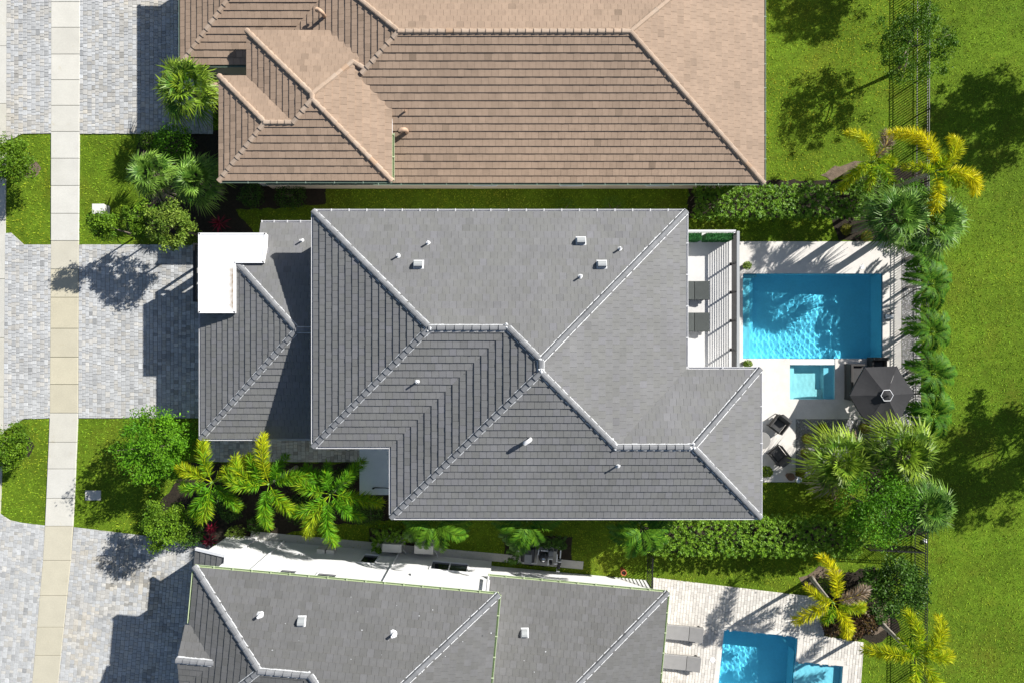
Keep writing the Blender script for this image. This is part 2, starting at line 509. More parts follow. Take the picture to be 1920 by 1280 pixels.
tag(quads_obj('gravel', np.concatenate(V), np.concatenate(T), np.concatenate(Hh), MATS['gravel']), 'grey and white gravel beside the pool deck and under the fence', 'gravel', kind='stuff')

# street side: road, kerb, sidewalk
struct(MB().box(W(-30, 0)[0] - 8.5, W(-30, 0)[0], -160, 160, -0.2, 0.004).build('road', MATS['asphalt']))
kerb = struct(bpy.data.objects.new('kerb', None)); COL.objects.link(kerb)
ky = [-40, 87, 195, 305, 413, 523, 633, 743, 850, 960, 1070, 1180, 1300]
def kerb_x(y): return np.interp(y, [0, 250, 430, 800, 900, 1000, 1280], [14, 13, 11, 8, 4, 0, -22])
for a, c in zip(ky[:-1], ky[1:]):
    P = [W(kerb_x(a) - 34, a + .4), W(kerb_x(a), a + .4), W(kerb_x(c), c - .4), W(kerb_x(c) - 34, c - .4)]
    b = MB().prism(P, -0.05, 0.05, random.uniform(.92, 1.05), random.uniform(0.0, 0.35))
    b.build('kerb_block', MATS['concrete'], kerb)
SWY = [-45, 5, 53, 103, 151, 199, 248, 298, 349, 401, 452, 505, 558, 616, 669, 720, 773.5, 828, 878, 933, 985, 1049, 1115, 1174, 1227, 1295]
def sw_l(y): return float(np.interp(y, [0, 460, 780, 930, 985, 1050, 1280, 1300], [97.5, 97, 95, 88.5, 86, 82, 62, 60]))
def sw_r(y): return float(np.interp(y, [0, 250, 460, 780, 930, 985, 1050, 1280, 1300], [151, 150, 148.5, 147.5, 141, 138, 134, 110, 108]))
sidewalk = struct(bpy.data.objects.new('sidewalk', None)); COL.objects.link(sidewalk)
yellow = [0, .12, .16, .12, .12, .1, 0, 0, 0, 0, .5, .85, .9, .8, .85, .8, .2, .1, -.1, .15, .7, .75, .7, .75, .7]
for i, (a, c) in enumerate(zip(SWY[:-1], SWY[1:])):
    g = 0.35
    P = [W(sw_l(a), a + g), W(sw_r(a), a + g), W(sw_r(c), c - g), W(sw_l(c), c - g)]
    hu = max(0, yellow[i]); tn = random.uniform(.96, 1.05) * (1.03 if hu < .2 else 0.97)
    n = 4; b = MB()
    pts = [(x, y) for x, y in P][::-1]
    z1 = 0.075; e = 0.012
    cx = sum(p[0] for p in pts) / 4; cy = sum(p[1] for p in pts) / 4
    ins = [(x + (cx - x) / abs(cx - x) * e, y + (cy - y) / abs(cy - y) * e) for x, y in pts]
    v = [(x, y, -.05) for x, y in pts] + [(x, y, z1 - e) for x, y in pts] + [(x, y, z1) for x, y in ins]
    f = [(8, 9, 10, 11)] + [(k, (k + 1) % 4, 4 + (k + 1) % 4, 4 + k) for k in range(4)] + [(4 + k, 4 + (k + 1) % 4, 8 + (k + 1) % 4, 8 + k) for k in range(4)]
    ar = area2(pts)
    if ar < 0: f = [tuple(reversed(q)) for q in f]
    b.add(v, f, tn, hu).build('slab', MATS['concrete'], sidewalk)

def pavers(poly, ang, sizes, colw, gap, z0, z1, tint_fn, weight=1.0):
    """Columns of pavers of mixed lengths, clipped to the outline."""
    ca, sa = math.cos(ang), math.sin(ang)
    loc = [(x * ca + y * sa, -x * sa + y * ca) for x, y in poly]
    x0, x1 = min(p[0] for p in loc), max(p[0] for p in loc)
    y0, y1 = min(p[1] for p in loc), max(p[1] for p in loc)
    out = []
    x = x0
    while x < x1:
        w = random.choice(colw)
        sub = clip_rect(loc, x, x + w, y0 - 1, y1 + 1)
        if len(sub) >= 3:
            y = y0 - random.uniform(0, .3)
            while y < y1:
                ln = random.choice(sizes)
                q = clip_rect(sub, x + gap / 2, x + w - gap / 2, y + gap / 2, y + ln - gap / 2)
                if len(q) >= 3 and abs(area2(q)) > 0.004:
                    if area2(q) < 0: q = q[::-1]
                    k0 = min(range(len(q)), key=lambda z_: (round(q[z_][1], 3), round(q[z_][0], 3))); q = q[k0:] + q[:k0]
                    full = abs(abs(area2(q)) - (w - gap) * (ln - gap)) < 1e-4
                    wx = [(a * ca - c * sa, a * sa + c * ca) for a, c in q]
                    n = len(q)
                    cx = sum(p[0] for p in wx) / n; cy = sum(p[1] for p in wx) / n
                    t, hu = tint_fn(cx, cy)
                    zt = z1 + random.uniform(-.003, .004)
                    e = 0.012
                    if full:
                        lv = min(4, max(0, int((t - .55) / .14)))
                        t = .60 + lv * .14; hv = 0 if hu < .35 else (1 if hu < .7 else 2); hu = (0.1, .5, .9)[hv]
                        zi = random.randrange(3); zt = z1 + (-.003, 0, .004)[zi]
                        key = (round(w, 3), round(ln, 3), lv, hv, zi)
                    else: key = None
                    def ins(p):
                        dx, dy = cx - p[0], cy - p[1]; L = math.hypot(dx, dy) + 1e-9
                        return (p[0] + dx / L * e, p[1] + dy / L * e)
                    v = [(*ins(p), zt) for p in wx] + [(p[0], p[1], zt - .01) for p in wx] + [(p[0], p[1], z0) for p in wx]
                    f = [tuple(range(n))]
                    for k in range(n):
                        j = (k + 1) % n
                        f.append((n + k, n + j, j, k)); f.append((2 * n + k, 2 * n + j, n + j, n + k))
                    out.append((v, f, t, hu, key, n, weight))
                y += ln
        x += w
    return out

def nz(x, y, s, o=0.0):
    return mnoise.noise(Vector((x * s + o, y * s - o, o * 0.37)))

def tint_plain(x, y):
    t = 0.94 + 0.08 * nz(x, y, .5) + random.gauss(0, .085)
    if random.random() < .035: t -= .22
    return max(.55, min(1.25, t)), max(0, min(1, .25 + .5 * nz(x, y, .35, 9) + random.uniform(-.3, .4)))
def tint_cool(x, y):
    t = 0.95 + 0.06 * nz(x, y, .5, 3) + random.gauss(0, .08)
    if random.random() < .02: t -= .2
    return max(.55, min(1.25, t)), max(0, min(1, .1 + random.uniform(-.2, .4)))
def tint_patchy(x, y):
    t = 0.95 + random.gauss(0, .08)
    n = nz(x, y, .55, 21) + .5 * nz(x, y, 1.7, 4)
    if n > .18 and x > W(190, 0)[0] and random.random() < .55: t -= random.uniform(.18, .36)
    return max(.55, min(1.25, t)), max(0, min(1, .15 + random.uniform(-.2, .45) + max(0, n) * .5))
def tint_shaded(x, y):
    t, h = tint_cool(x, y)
    if x > W(285, 0)[0] and random.random() < .35: t -= random.uniform(.1, .3)  # shade put into the colour: scattered pavers darkened where the house shadow lies
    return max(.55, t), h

DRIVE = [
    ('driveway', [(151, -60), (400, -60), (400, 252), (150, 252)], 0, tint_plain),
    ('driveway_apron', [(14, -60), (97, -60), (97, 251), (42, 252), (28, 260), (13, 264)], 0, tint_plain),
    ('driveway', [(149, 459), (470, 459), (470, 783), (148, 783)], 0, tint_shaded),
    ('driveway_apron', [(11, 438), (22, 437), (46, 459), (96.5, 459), (94.5, 783), (44, 785), (22, 802), (8, 806)], 0, tint_cool),
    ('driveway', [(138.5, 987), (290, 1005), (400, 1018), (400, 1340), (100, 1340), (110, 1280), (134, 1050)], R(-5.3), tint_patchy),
    ('driveway_apron', [(0, 961), (20, 974), (42, 979), (85.5, 984), (81.5, 1050), (61.5, 1280), (55, 1340), (-30, 1340), (-22, 1280)], R(-5.3), tint_cool),
    ('front_walk', [(382, 790), (735, 790), (735, 865), (382, 865)], 0, tint_shaded),
]
for i, (nm, pts, ang, tf) in enumerate(DRIVE):
    P = poly_px(pts)
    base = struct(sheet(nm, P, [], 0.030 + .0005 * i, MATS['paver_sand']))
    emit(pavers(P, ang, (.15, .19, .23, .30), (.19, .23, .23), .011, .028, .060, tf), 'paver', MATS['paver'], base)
PATIO2 = [(1225, 1082), (1475, 1112), (1548, 1120), (1545, 1192), (1620, 1204), (1610, 1340), (1225, 1340)]
base = struct(sheet('patio', poly_px(PATIO2, .05), [hole2], 0.03, MATS['paver_sand']))
def patio_t(x, y):
    return max(.7, min(1.15, .97 + random.gauss(0, .05) - (.12 if random.random() < .05 else 0))), random.choice((.05, .1, .5))
pz = [p for p in pavers(poly_px(PATIO2, .06), R(-5.3), (.23, .30), (.16, .16), .009, .028, .060, patio_t)]
H2n = [in_poly(np.array([sum(v[0] for v in p[0][:p[5]]) / p[5]]), np.array([sum(v[1] for v in p[0][:p[5]]) / p[5]]), hole2)[0] for p in pz]
emit([p for p, k in zip(pz, H2n) if not k], 'paver', MATS['paver_pale'], base)

# ------------------------------------------------------------------ pools
def water_mat(name, tint):
    m = bpy.data.materials.new(name); m.use_nodes = True
    nt = m.node_tree; n, l = nt.nodes, nt.links; n.clear()
    out = n.new('ShaderNodeOutputMaterial')
    rf = n.new('ShaderNodeBsdfRefraction'); rf.inputs['IOR'].default_value = 1.33; rf.inputs['Roughness'].default_value = 0.0
    rf.inputs['Color'].default_value = (*tint, 1)
    l.new(rf.outputs[0], out.inputs['Surface'])
    return m
WATER = water_mat('pool_water', (0.43, 0.885, 1.0))
WATER_SHALLOW = water_mat('shallow_water', (0.60, 0.95, 1.0))
sun_l.cycles.is_caustics_light = True          # sunlight is refracted by the ripples onto the pool floors

def water_body(poly, zs, zb, res=0.025, mat=None, amp=1.0, seed=0):
    """A rippled water surface over a four-cornered basin."""
    A, B, C, D = [np.array([p[0], p[1]]) for p in poly]
    nu = max(8, int(np.linalg.norm(B - A) / res)); nv = max(8, int(np.linalg.norm(D - A) / res))
    U, V_ = np.meshgrid(np.linspace(0, 1, nu + 1), np.linspace(0, 1, nv + 1))
    P = ((A * (1 - U[..., None]) + B * U[..., None]) * (1 - V_[..., None]) + (D * (1 - U[..., None]) + C * U[..., None]) * V_[..., None])
    X, Y = P[..., 0], P[..., 1]
    wp = 1.1 * np.sin(.9 * X + .6 * Y + seed) + .9 * np.sin(-.7 * X + 1.3 * Y + 2 + seed)
    Z = np.zeros_like(X)
    for lam, a, ph, am in ((.60, 205, .0, .0020), (.30, 172, 1.3, .0011), (.25, 222, 2.1, .0007), (.19, 190, .7, .00035), (.90, 110, .2, .003), (.155, 150, 4.0, .0002)):
        k = 2 * math.pi / lam
        Z += am * amp * np.sin(k * (X * math.cos(R(a)) + Y * math.sin(R(a))) + wp * 1.6 + ph + .8 * np.sin(1.9 * X - 2.3 * Y + ph * 3))
    co = np.stack([X, Y, zs + Z], -1).reshape(-1, 3)
    W_ = nu + 1
    i, j = np.meshgrid(np.arange(nu), np.arange(nv)); i = i.ravel(); j = j.ravel()
    F = np.stack([j * W_ + i, (j + 1) * W_ + i, (j + 1) * W_ + i + 1, j * W_ + i + 1], 1)
    # face upward
    if np.cross(B - A, D - A) > 0: F = F[:, ::-1]
    me = bpy.data.meshes.new('water')
    N = len(F)
    me.vertices.add(len(co)); me.vertices.foreach_set('co', co.reshape(-1).astype(np.float32))
    me.loops.add(4 * N); me.loops.foreach_set('vertex_index', F.reshape(-1).astype(np.int32))
    me.polygons.add(N); me.polygons.foreach_set('loop_start', np.arange(0, 4 * N, 4, dtype=np.int32))
    me.update(calc_edges=True)
    me.polygons.foreach_set('use_smooth', np.ones(N, bool))
    if me.polygons[0].normal.z < 0: me.flip_normals()
    me.materials.append(mat or WATER)
    o = bpy.data.objects.new('water', me); COL.objects.link(o)
    o.cycles.is_caustics_caster = True
    return struct(o)

def bas(b, x0, x1, y0, y1, zt, zf):
    """Inside faces of a rectangular basin."""
    b.quad((x0, y0, zf), (x1, y0, zf), (x1, y1, zf), (x0, y1, zf))
    for (ax, ay), (bx, by) in (((x0, y0), (x0, y1)), ((x0, y1), (x1, y1)), ((x1, y1), (x1, y0)), ((x1, y0), (x0, y0))):
        b.quad((ax, ay, zf), (bx, by, zf), (bx, by, zt), (ax, ay, zt))

sp = thing('swimming_pool', 'large rectangular blue swimming pool with palm shadows beside the black parasol', 'pool', (xs0, ys1, 0))
b = MB()
dl, dr = -1.15, -1.65
for (p, q, r_, s_) in (((xs0, ys1, dl), (xs1, ys1, dr), (xs1, ys0, dr), (xs0, ys0, dl)),
                       ((xs0, ys0, dl), (xs1, ys0, dr), (xs1, ys0, .05), (xs0, ys0, .05)),
                       ((xs1, ys0, dr), (xs1, ys1, dr), (xs1, ys1, .05), (xs1, ys0, .05)),
                       ((xs1, ys1, dr), (xs0, ys1, dl), (xs0, ys1, .05), (xs1, ys1, .05)),
                       ((xs0, ys1, dl), (xs0, ys0, dl), (xs0, ys0, .05), (xs0, ys1, .05))):
    b.quad(p, q, r_, s_)
b.build('basin', MATS['plaster_pool'], sp, local=False)
def px_box(b, x0, x1, y0, y1, z0, z1, hz=0.0, **k):
    a = W(x0, y1, hz); c = W(x1, y0, hz)
    return b.box(a[0], c[0], a[1], c[1], z0, z1, **k)
px_box(MB(), 1393.5, 1408, 526, 671.5, -1.1, -.30).build('sun_shelf', MATS['plaster_pale'], sp, local=False)
px_box(MB(), 1393.5, 1421, 514, 519, -1.1, -.22).build('step', MATS['plaster_pale'], sp, local=False)
px_box(MB(), 1393.5, 1412, 519.2, 525.8, -1.1, -.36).build('step', MATS['plaster_pale'], sp, local=False)
px_box(MB(), 1408.2, 1417, 526, 671.5, -1.1, -.62).build('step', MATS['plaster_pool'], sp, local=False)
def coping(parent, poly, w=.04, mat='pool_tile', z0=-.10, z1=.03):
    n = len(poly); b = MB()
    for i in range(n):
        a, c = Vector(poly[i]), Vector(poly[(i + 1) % n])
        d = (c - a).normalized(); m = Vector((-d.y, d.x))
        ctr = Vector((sum(p[0] for p in poly) / n, sum(p[1] for p in poly) / n))
        if (ctr - a).dot(m) < 0: m = -m
        a2, c2 = a + m * .004 , c + m * .004
        b.quad((*a2, z0), (*c2, z0), (*c2, z1), (*a2, z1))
    return b.build('waterline_tile', MATS[mat], parent, local=False)
coping(sp, pool1)
water_body([(xs0 - .01, ys0 + .01), (xs1 + .01, ys0 + .01), (xs1 + .01, ys1 - .01), (xs0 - .01, ys1 - .01)], -.07, -1.9)

hs = thing('hot_tub', 'small square turquoise hot tub with bench joined to the rectangular pool', 'hot tub', (sx0, sy1, 0))
b = MB(); bas(b, sx0, sx1, sy1, sy0, .05, -.85)
b.build('basin', MATS['plaster_pool'], hs, local=False)
px_box(MB(), 1481.5, 1492, 686, 748, -.8, -.30).build('bench', MATS['plaster_pale'], hs, local=False)
px_box(MB(), 1492.2, 1533, 700, 748, -.8, -.42).build('bench', MATS['plaster_pale'], hs, local=False)
px_box(MB(), 1533.2, 1547, 730, 748, -.8, -.42).build('bench', MATS['plaster_pale'], hs, local=False)
px_box(MB(), 1547.2, 1566, 684.5, 747.5, -.8, -.25).build('ledge', MATS['plaster_pool'], hs, local=False)
px_box(MB(), 1481, 1566, 673, 683.4, -.8, .03, bev=.012).build('spillway', MATS['plaster_pale'], hs, local=False)
water_body([(sx0 - .01, sy0 + .01), (sx1 + .01, sy0 + .01), (sx1 + .01, sy1 - .01), (sx0 - .01, sy1 - .01)], -.05, -1.0, mat=WATER_SHALLOW, amp=.6)

sp2 = thing('swimming_pool', 'blue swimming pool of the neighbouring paver patio with a shallow side basin', 'pool', (*pool2[3], 0))
b = MB()
Z2 = -1.5
b.quad(*[(*p, Z2) for p in pool2])
for i in range(4):
    a, c = pool2[i], pool2[(i + 1) % 4]
    if i == 1:
        c1 = pool2b[0]; c2 = pool2b[3]
        b.quad((*a, Z2), (*c, Z2), (*c, -.35), (*a, -.35)); b.quad((*a, -.35), (*c1, -.35), (*c1, .05), (*a, .05))
    else:
        b.quad((*a, Z2), (*c, Z2), (*c, .05), (*a, .05))
b.build('basin', MATS['plaster_pool'], sp2, local=False)
b = MB()
b.quad(*[(*p, -.36) for p in pool2b])
for i in (0, 1, 2):
    a, c = pool2b[i], pool2b[(i + 1) % 4]
    b.quad((*a, -.36), (*c, -.36), (*c, .05), (*a, .05))
b.build('shallow_basin', MATS['plaster_pool'], sp2, local=False)
MB().prism(poly_px([(1458, 1189), (1496, 1193), (1494, 1226)], 0), -1.45, -.5).build('corner_bench', MATS['plaster_pool'], sp2, local=False)
water_body([pool2[0], pool2[1], pool2[2], pool2[3]], -.07, -1.7)
water_body([(pool2b[0][0] + .012, pool2b[0][1]), pool2b[1], pool2b[2], (pool2b[3][0] + .012, pool2b[3][1])], -.07, -.6, mat=WATER_SHALLOW, amp=.6)

for o in list(sp.children) + list(hs.children) + list(sp2.children):
    o.cycles.is_caustics_receiver = True

# coping stones round the neighbouring pool
n = len(hole2)
sgn = 1 if area2(hole2) > 0 else -1
for i in range(n):
    a, c = Vector(hole2[i]), Vector(hole2[(i + 1) % n])
    if (c - a).length < .12 or max(a.y, c.y) < W(0, 1300)[1]: continue
    d = (c - a).normalized(); m = Vector((d.y, -d.x)) * sgn
    k = max(1, round((c - a).length / .45)); L = (c - a).length / k
    for j in range(k):
        e0, e1 = a + d * (L * j + .004), a + d * (L * (j + 1) - .004)
        MB().prism([tuple(e0 - m * .03), tuple(e1 - m * .03), tuple(e1 + m * .24), tuple(e0 + m * .24)], .0, .068 + random.uniform(-.001, .001), random.uniform(.92, 1.05), .1).build('coping_stone', MATS['paver_pale'], sp2, local=False)
# ------------------------------------------------------------------ houses
class Plane:
    """Roof plane: rises with slope s along the plan direction n from the eave line through p at height he."""
    def __init__(self, p, n, he, s):
        self.p = Vector(p); self.n = Vector(n).normalized(); self.he = he; self.s = s
    def z(self, x, y):
        return self.he + self.s * ((x - self.p.x) * self.n.x + (y - self.p.y) * self.n.y)
def meet(*P):
    A = np.array([[-p.s * p.n.x, -p.s * p.n.y, 1] for p in P]); B = np.array([p.he - p.s * p.n.dot(p.p) for p in P])
    return Vector(np.linalg.solve(A, B))
def corner(a, b):
    A = np.array([[a.n.x, a.n.y], [b.n.x, b.n.y]]); B = np.array([a.n.dot(a.p), b.n.dot(b.p)])
    x, y = np.linalg.solve(A, B)
    return Vector((x, y, a.he))

def tiles(pl, poly, exp_, wid, tint_fn, thick=.032, gap=.008, cull=None):
    """Courses of flat tiles laid up a roof plane; each tile tips so that its lower edge stands proud."""
    n3 = Vector((pl.n.x, pl.n.y, pl.s)).normalized()          # up the slope
    u3 = Vector((pl.n.y, -pl.n.x, 0))                          # along the eave
    nn = u3.cross(n3)
    if nn.z < 0: nn = -nn; u3 = -u3
    o = Vector((pl.p.x, pl.p.y, pl.he))
    loc = [((q - o).dot(u3), (q - o).dot(n3)) for q in poly]
    v1 = max(q[1] for q in loc); v0 = min(q[1] for q in loc)
    out = []
    i = int(math.floor(v0 / exp_))
    while i * exp_ < v1:
        a = i * exp_
        sub = clip_rect(loc, -1e3, 1e3, max(a, v0), a + exp_)
        if len(sub) >= 3:
            x0 = min(q[0] for q in sub); x1 = max(q[0] for q in sub)
            k = math.floor(x0 / wid) - 1
            off = (i % 2) * wid / 2 + 0.13 * pl.n.x
            wob = random.uniform(-.004, .004)
            while k * wid + off < x1:
                l, r_ = k * wid + off, (k + 1) * wid + off
                q = clip_rect(sub, l + gap / 2, r_ - gap / 2, a, a + exp_)
                k += 1
                if len(q) < 3 or abs(area2(q)) < .003: continue
                if area2(q) < 0: q = q[::-1]
                k0 = min(range(len(q)), key=lambda z_: (round(q[z_][1], 3), round(q[z_][0], 3))); q = q[k0:] + q[:k0]
                c = o + u3 * (sum(p[0] for p in q) / len(q)) + n3 * (sum(p[1] for p in q) / len(q))
                if cull is not None and cull(c): continue
                full = abs(abs(area2(q)) - (wid - gap) * exp_) < 1e-5
                t, hu = tint_fn(c)
                dz = random.choice((-.0025, 0, .0025)); sk = random.choice((-.002, 0, .002))
                if full:
                    lv = int(round((t - 1) / .04)); t = 1 + lv * .04; hv = int(round(hu * 3)); hu = hv / 3
                    key = (id(pl), lv, hv, round(dz, 4), round(sk, 4))
                else: key = None
                m = len(q)
                def P(p, top):
                    f = 1 - (p[1] - a) / exp_
                    z = (thick * f + .004 + dz + sk * (p[0] - l) / wid + wob * f) if top else -.012
                    return o + u3 * p[0] + n3 * p[1] + nn * z
                v = [P(p, True) for p in q] + [P(p, False) for p in q]
                f = [tuple(range(m))] + [(m + j, m + (j + 1) % m, (j + 1) % m, j) for j in range(m)]
                out.append(([tuple(p) for p in v], f, t, hu, key, m, 1.0))
        i += 1
    return out

def deck(b, poly, drop=.012):
    b.add([(p.x, p.y, p.z - drop) for p in poly], [tuple(range(len(poly)))])

def caps(roof, a, c, mat, name='ridge_cap', ln=.36, w=.13, hgt=.075, tint=(.94, 1.06), rust=0.0):
    """Angular cap tiles lapped up a hip or along a ridge from its low end."""
    a, c = Vector(a), Vector(c)
    if a.z > c.z: a, c = c, a
    d = c - a; L = d.length; d.normalize()
    s = d.cross(Vector((0, 0, 1))).normalized(); up = s.cross(d).normalized()
    n = max(1, int(round(L / ln))); ln = L / n
    prof = [(-w, -.065), (-w * .62, hgt * .8), (-w * .3, hgt), (w * .3, hgt), (w * .62, hgt * .8), (w, -.065)]
    cache = {}
    for i in range(n):
        lv = random.choice((0, 1, 2)); sh = random.choice((0, 1, 2))
        hue = 1.0 if random.random() < rust else random.choice((0, .3))
        key = (lv, sh, hue)
        org = a + d * (ln * i)
        if key not in cache:
            b = MB(); v = []
            for t, raise_, wd in ((-.03, .036 + .003 * sh, 1.10), (ln, .0, .95)):
                for x, z in prof:
                    v.append(d * t + s * (x * wd) + up * (z + raise_))
            m = len(prof)
            f = [(j, j + 1, m + j + 1, m + j) for j in range(m - 1)] + [tuple(range(m - 1, -1, -1)), tuple(range(m, 2 * m))]
            b.add(v, f, tint[0] + (tint[1] - tint[0]) * lv / 2, hue)
            cache[key] = b.mesh(name, mat)
        link(name, cache[key], roof, local=False, loc=org)

def mortar(b, a, c, w=.145):
    """Ragged white mortar bedding on both sides of a run of caps."""
    a, c = Vector(a), Vector(c)
    d = c - a; L = d.length; d.normalize()
    s = d.cross(Vector((0, 0, 1))).normalized(); up = s.cross(d).normalized()
    n = max(2, int(L / .06))
    for sd in (-1, 1):
        prev = None
        for i in range(n + 1):
            p = a + d * (L * i / n)
            k = max(.004, .014 + .016 * mnoise.noise(p * 3.1 + Vector((sd * 5, 0, 0))) + random.uniform(-.009, .012))
            if random.random() < .02: k += random.uniform(.01, .05)
            q = (p + s * sd * (w - .022) + up * .0, p + s * sd * (w + k * .5) + up * -.002, p + s * sd * (w + k) + up * -.05)
            if prev:
                for j in (0, 1):
                    b.quad(prev[j], q[j], q[j + 1], prev[j + 1])
            prev = q

def gutter(house, a, c, mat, inward, brackets=True, w=.10, step=.78):
    """Open box gutter along an eave with strap brackets across it."""
    a, c = Vector(a), Vector(c)
    d = (c - a); L = d.length; d.normalize()
    m = -Vector((inward.x, inward.y, 0)).normalized()
    z0, z1 = -.11, -.012
    prof = [(0.0, z1 - .01), (0.0, z0), (w * .8, z0), (w, z1 - .01), (w + .012, z1 - .01), (w + .012, z1), (w - .008, z1), (w * .78, z0 + .012), (.012, z0 + .012), (.012, z1 - .01)]
    n = len(prof)
    v = [a + m * x + Vector((0, 0, z)) for x, z in prof] + [c + m * x + Vector((0, 0, z)) for x, z in prof]
    b = MB().add(v, [(i, (i + 1) % n, n + (i + 1) % n, n + i) for i in range(n)] + [tuple(range(n - 1, -1, -1)), tuple(range(n, 2 * n))])
    g = b.build('gutter', MATS[mat], house, local=False)
    if brackets:
        k = max(1, int(L / step))
        me = None
        for i in range(k + 1):
            p = a + d * (min(max(L * i / k, .05), L - .05))
            if me is None:
                bb = MB(); e = .022
                vv = []
                for t in (-e, e):
                    for x, z in ((-.05, z1 + .012), (w + .03, z1 + .012), (w + .03, z1 - .012), (-.05, z1 - .012)):
                        vv.append(d * t + m * x + Vector((0, 0, z)))
                bb.add(vv, [(0, 1, 2, 3), (7, 6, 5, 4), (0, 4, 5, 1), (1, 5, 6, 2), (2, 6, 7, 3), (3, 7, 4, 0)])
                me = bb.mesh('bracket', MATS[mat])
            link('bracket', me, g, local=False, loc=p)
    return g

def inset_walls(poly, d):
    """Eave outline (counter-clockwise) moved in by the overhang."""
    n = len(poly)
    out = []
    for i in range(n):
        p0, p1, p2 = Vector(poly[i - 1]), Vector(poly[i]), Vector(poly[(i + 1) % n])
        d1 = (p1 - p0).normalized(); d2 = (p2 - p1).normalized()
        n1 = Vector((-d1.y, d1.x)); n2 = Vector((-d2.y, d2.x))
        A = np.array([[n1.x, n1.y], [n2.x, n2.y]]); B = np.array([n1.dot(p1) + d, n2.dot(p1) + d])
        out.append(tuple(np.linalg.solve(A, B)))
    return out

def walls(house, poly, z1, mat, name='wall'):
    n = len(poly)
    for i in range(n):
        a, c = Vector(poly[i]), Vector(poly[(i + 1) % n])
        d = (c - a).normalized(); m = Vector((-d.y, d.x))
        q = [a, c, c + m * .2 - d * .2, a + m * .2 + d * .2]
        MB().prism([tuple(p) for p in q], 0, z1).build(name, mat, house, local=False)

def soffit(house, poly, z, mat):
    b = MB(); b.prism([tuple(p) for p in poly], z - .16, z - .10)
    b.build('soffit', mat, house, local=False)

def window(house, p, d, wdt, z0, z1, m, panes=1, frame='frame_white'):
    """A framed window with glass panes set in a wall; m is the outward direction."""
    p = Vector((p[0], p[1], 0)); d = Vector((d[0], d[1], 0)).normalized(); m = Vector((m[0], m[1], 0)).normalized()
    def bx(b, u0, u1, v0, v1, y0, y1):
        v = [p + d * u + m * y + Vector((0, 0, z)) for z in (v0, v1) for u, y in ((u0, y0), (u1, y0), (u1, y1), (u0, y1))]
        b.add(v, [(3, 2, 1, 0), (4, 5, 6, 7), (0, 1, 5, 4), (1, 2, 6, 5), (2, 3, 7, 6), (3, 0, 4, 7)])
    fw = .07; b = MB()
    bx(b, 0, wdt, z0 - fw, z0, -.05, .09); bx(b, -fw, wdt + fw, z1, z1 + fw, -.05, .05)
    bx(b, -fw, 0, z0 - fw, z1, -.05, .05); bx(b, wdt, wdt + fw, z0 - fw, z1, -.05, .05)
    for k in range(1, panes):
        bx(b, wdt * k / panes - .03, wdt * k / panes + .03, z0, z1, -.02, .04)
    wo_ = b.build('window', MATS[frame], house, local=False)
    for k in range(panes):
        b = MB(); bx(b, wdt * k / panes + .03 * (k > 0), wdt * (k + 1) / panes - .03 * (k < panes - 1), z0, z1, -.01, .012)
        b.build('pane', MATS['glass_dark'], wo_, local=False)

def sun_shaded(P): return P

def pipe_vent(house, px, py, pl, mat='pvc_white', r=.042, hh=.34, flash=True):
    h = 7.0
    for _ in range(6):
        x, y = W(px, py, h); h = pl.z(x, y)
    b = MB()
    b.lathe([(r, h - .1), (r, h + hh), (r * .7, h + hh), (r * .7, h + hh - .05)], 10, (x, y))
    o = b.build('vent_pipe', MATS[mat], house, smooth=False, local=False)
    if flash:
        b = MB(); v = []
        nn = Vector((-pl.n.x * pl.s, -pl.n.y * pl.s, 1)).normalized(); u = Vector((pl.n.y, -pl.n.x, 0)); v_ = Vector((pl.n.x, pl.n.y, pl.s)).normalized()
        c = Vector((x, y, h))
        k = 10
        rim = [c + (u * math.cos(6.2832 * i / k) + v_ * math.sin(6.2832 * i / k)) * (r * 2.5 * random.uniform(.85, 1.25)) + nn * .03 for i in range(k)]
        top = [c + (u * math.cos(6.2832 * i / k) + v_ * math.sin(6.2832 * i / k)) * (r * 1.1) + nn * .07 for i in range(k)]
        b.add(rim + top, [(i, (i + 1) % k, k + (i + 1) % k, k + i) for i in range(k)])
        b.build('flashing', MATS['mortar_white'], o, local=False)
    return o

def box_vent(house, px, py, pl, w=.36, d=.30, hh=.30, mat='lead_grey'):
    """Low slanted hood vent with a rounded back and a white flashing skirt."""
    h = 7.0
    for _ in range(6):
        x, y = W(px, py, h); h = pl.z(x, y)
    b = MB()
    prof = [(-d / 2, 0), (-d / 2, hh * .55), (-d * .3, hh * .9), (0, hh), (d * .35, hh * .85), (d / 2, hh * .45), (d / 2, 0)]
    n = len(prof); v = []
    for sx in (-w / 2, w / 2):
        for yy, zz in prof: v.append((x + sx, y + yy, pl.z(x, y + yy) + zz - .02))
    b.add(v, [(i, i + 1, n + i + 1, n + i) for i in range(n - 1)] + [tuple(range(n - 1, -1, -1)), tuple(range(n, 2 * n))])
    o = b.build('roof_vent', MATS[mat], house, local=False)
    b = MB(); e = .05; ps = []
    for sx, sy in ((-1, -1), (1, -1), (1, 1), (-1, 1)):
        xx, yy = x + sx * (w / 2 + e), y + sy * (d / 2 + e); ps.append((xx, yy, pl.z(xx, yy) + .032))
    ins = []
    for sx, sy in ((-1, -1), (1, -1), (1, 1), (-1, 1)):
        xx, yy = x + sx * (w / 2 - .01), y + sy * (d / 2 - .01); ins.append((xx, yy, pl.z(xx, yy) + .06))
    b.add(ps + ins, [(i, (i + 1) % 4, 4 + (i + 1) % 4, 4 + i) for i in range(4)])
    b.build('flashing', MATS['mortar_white'], o, local=False)

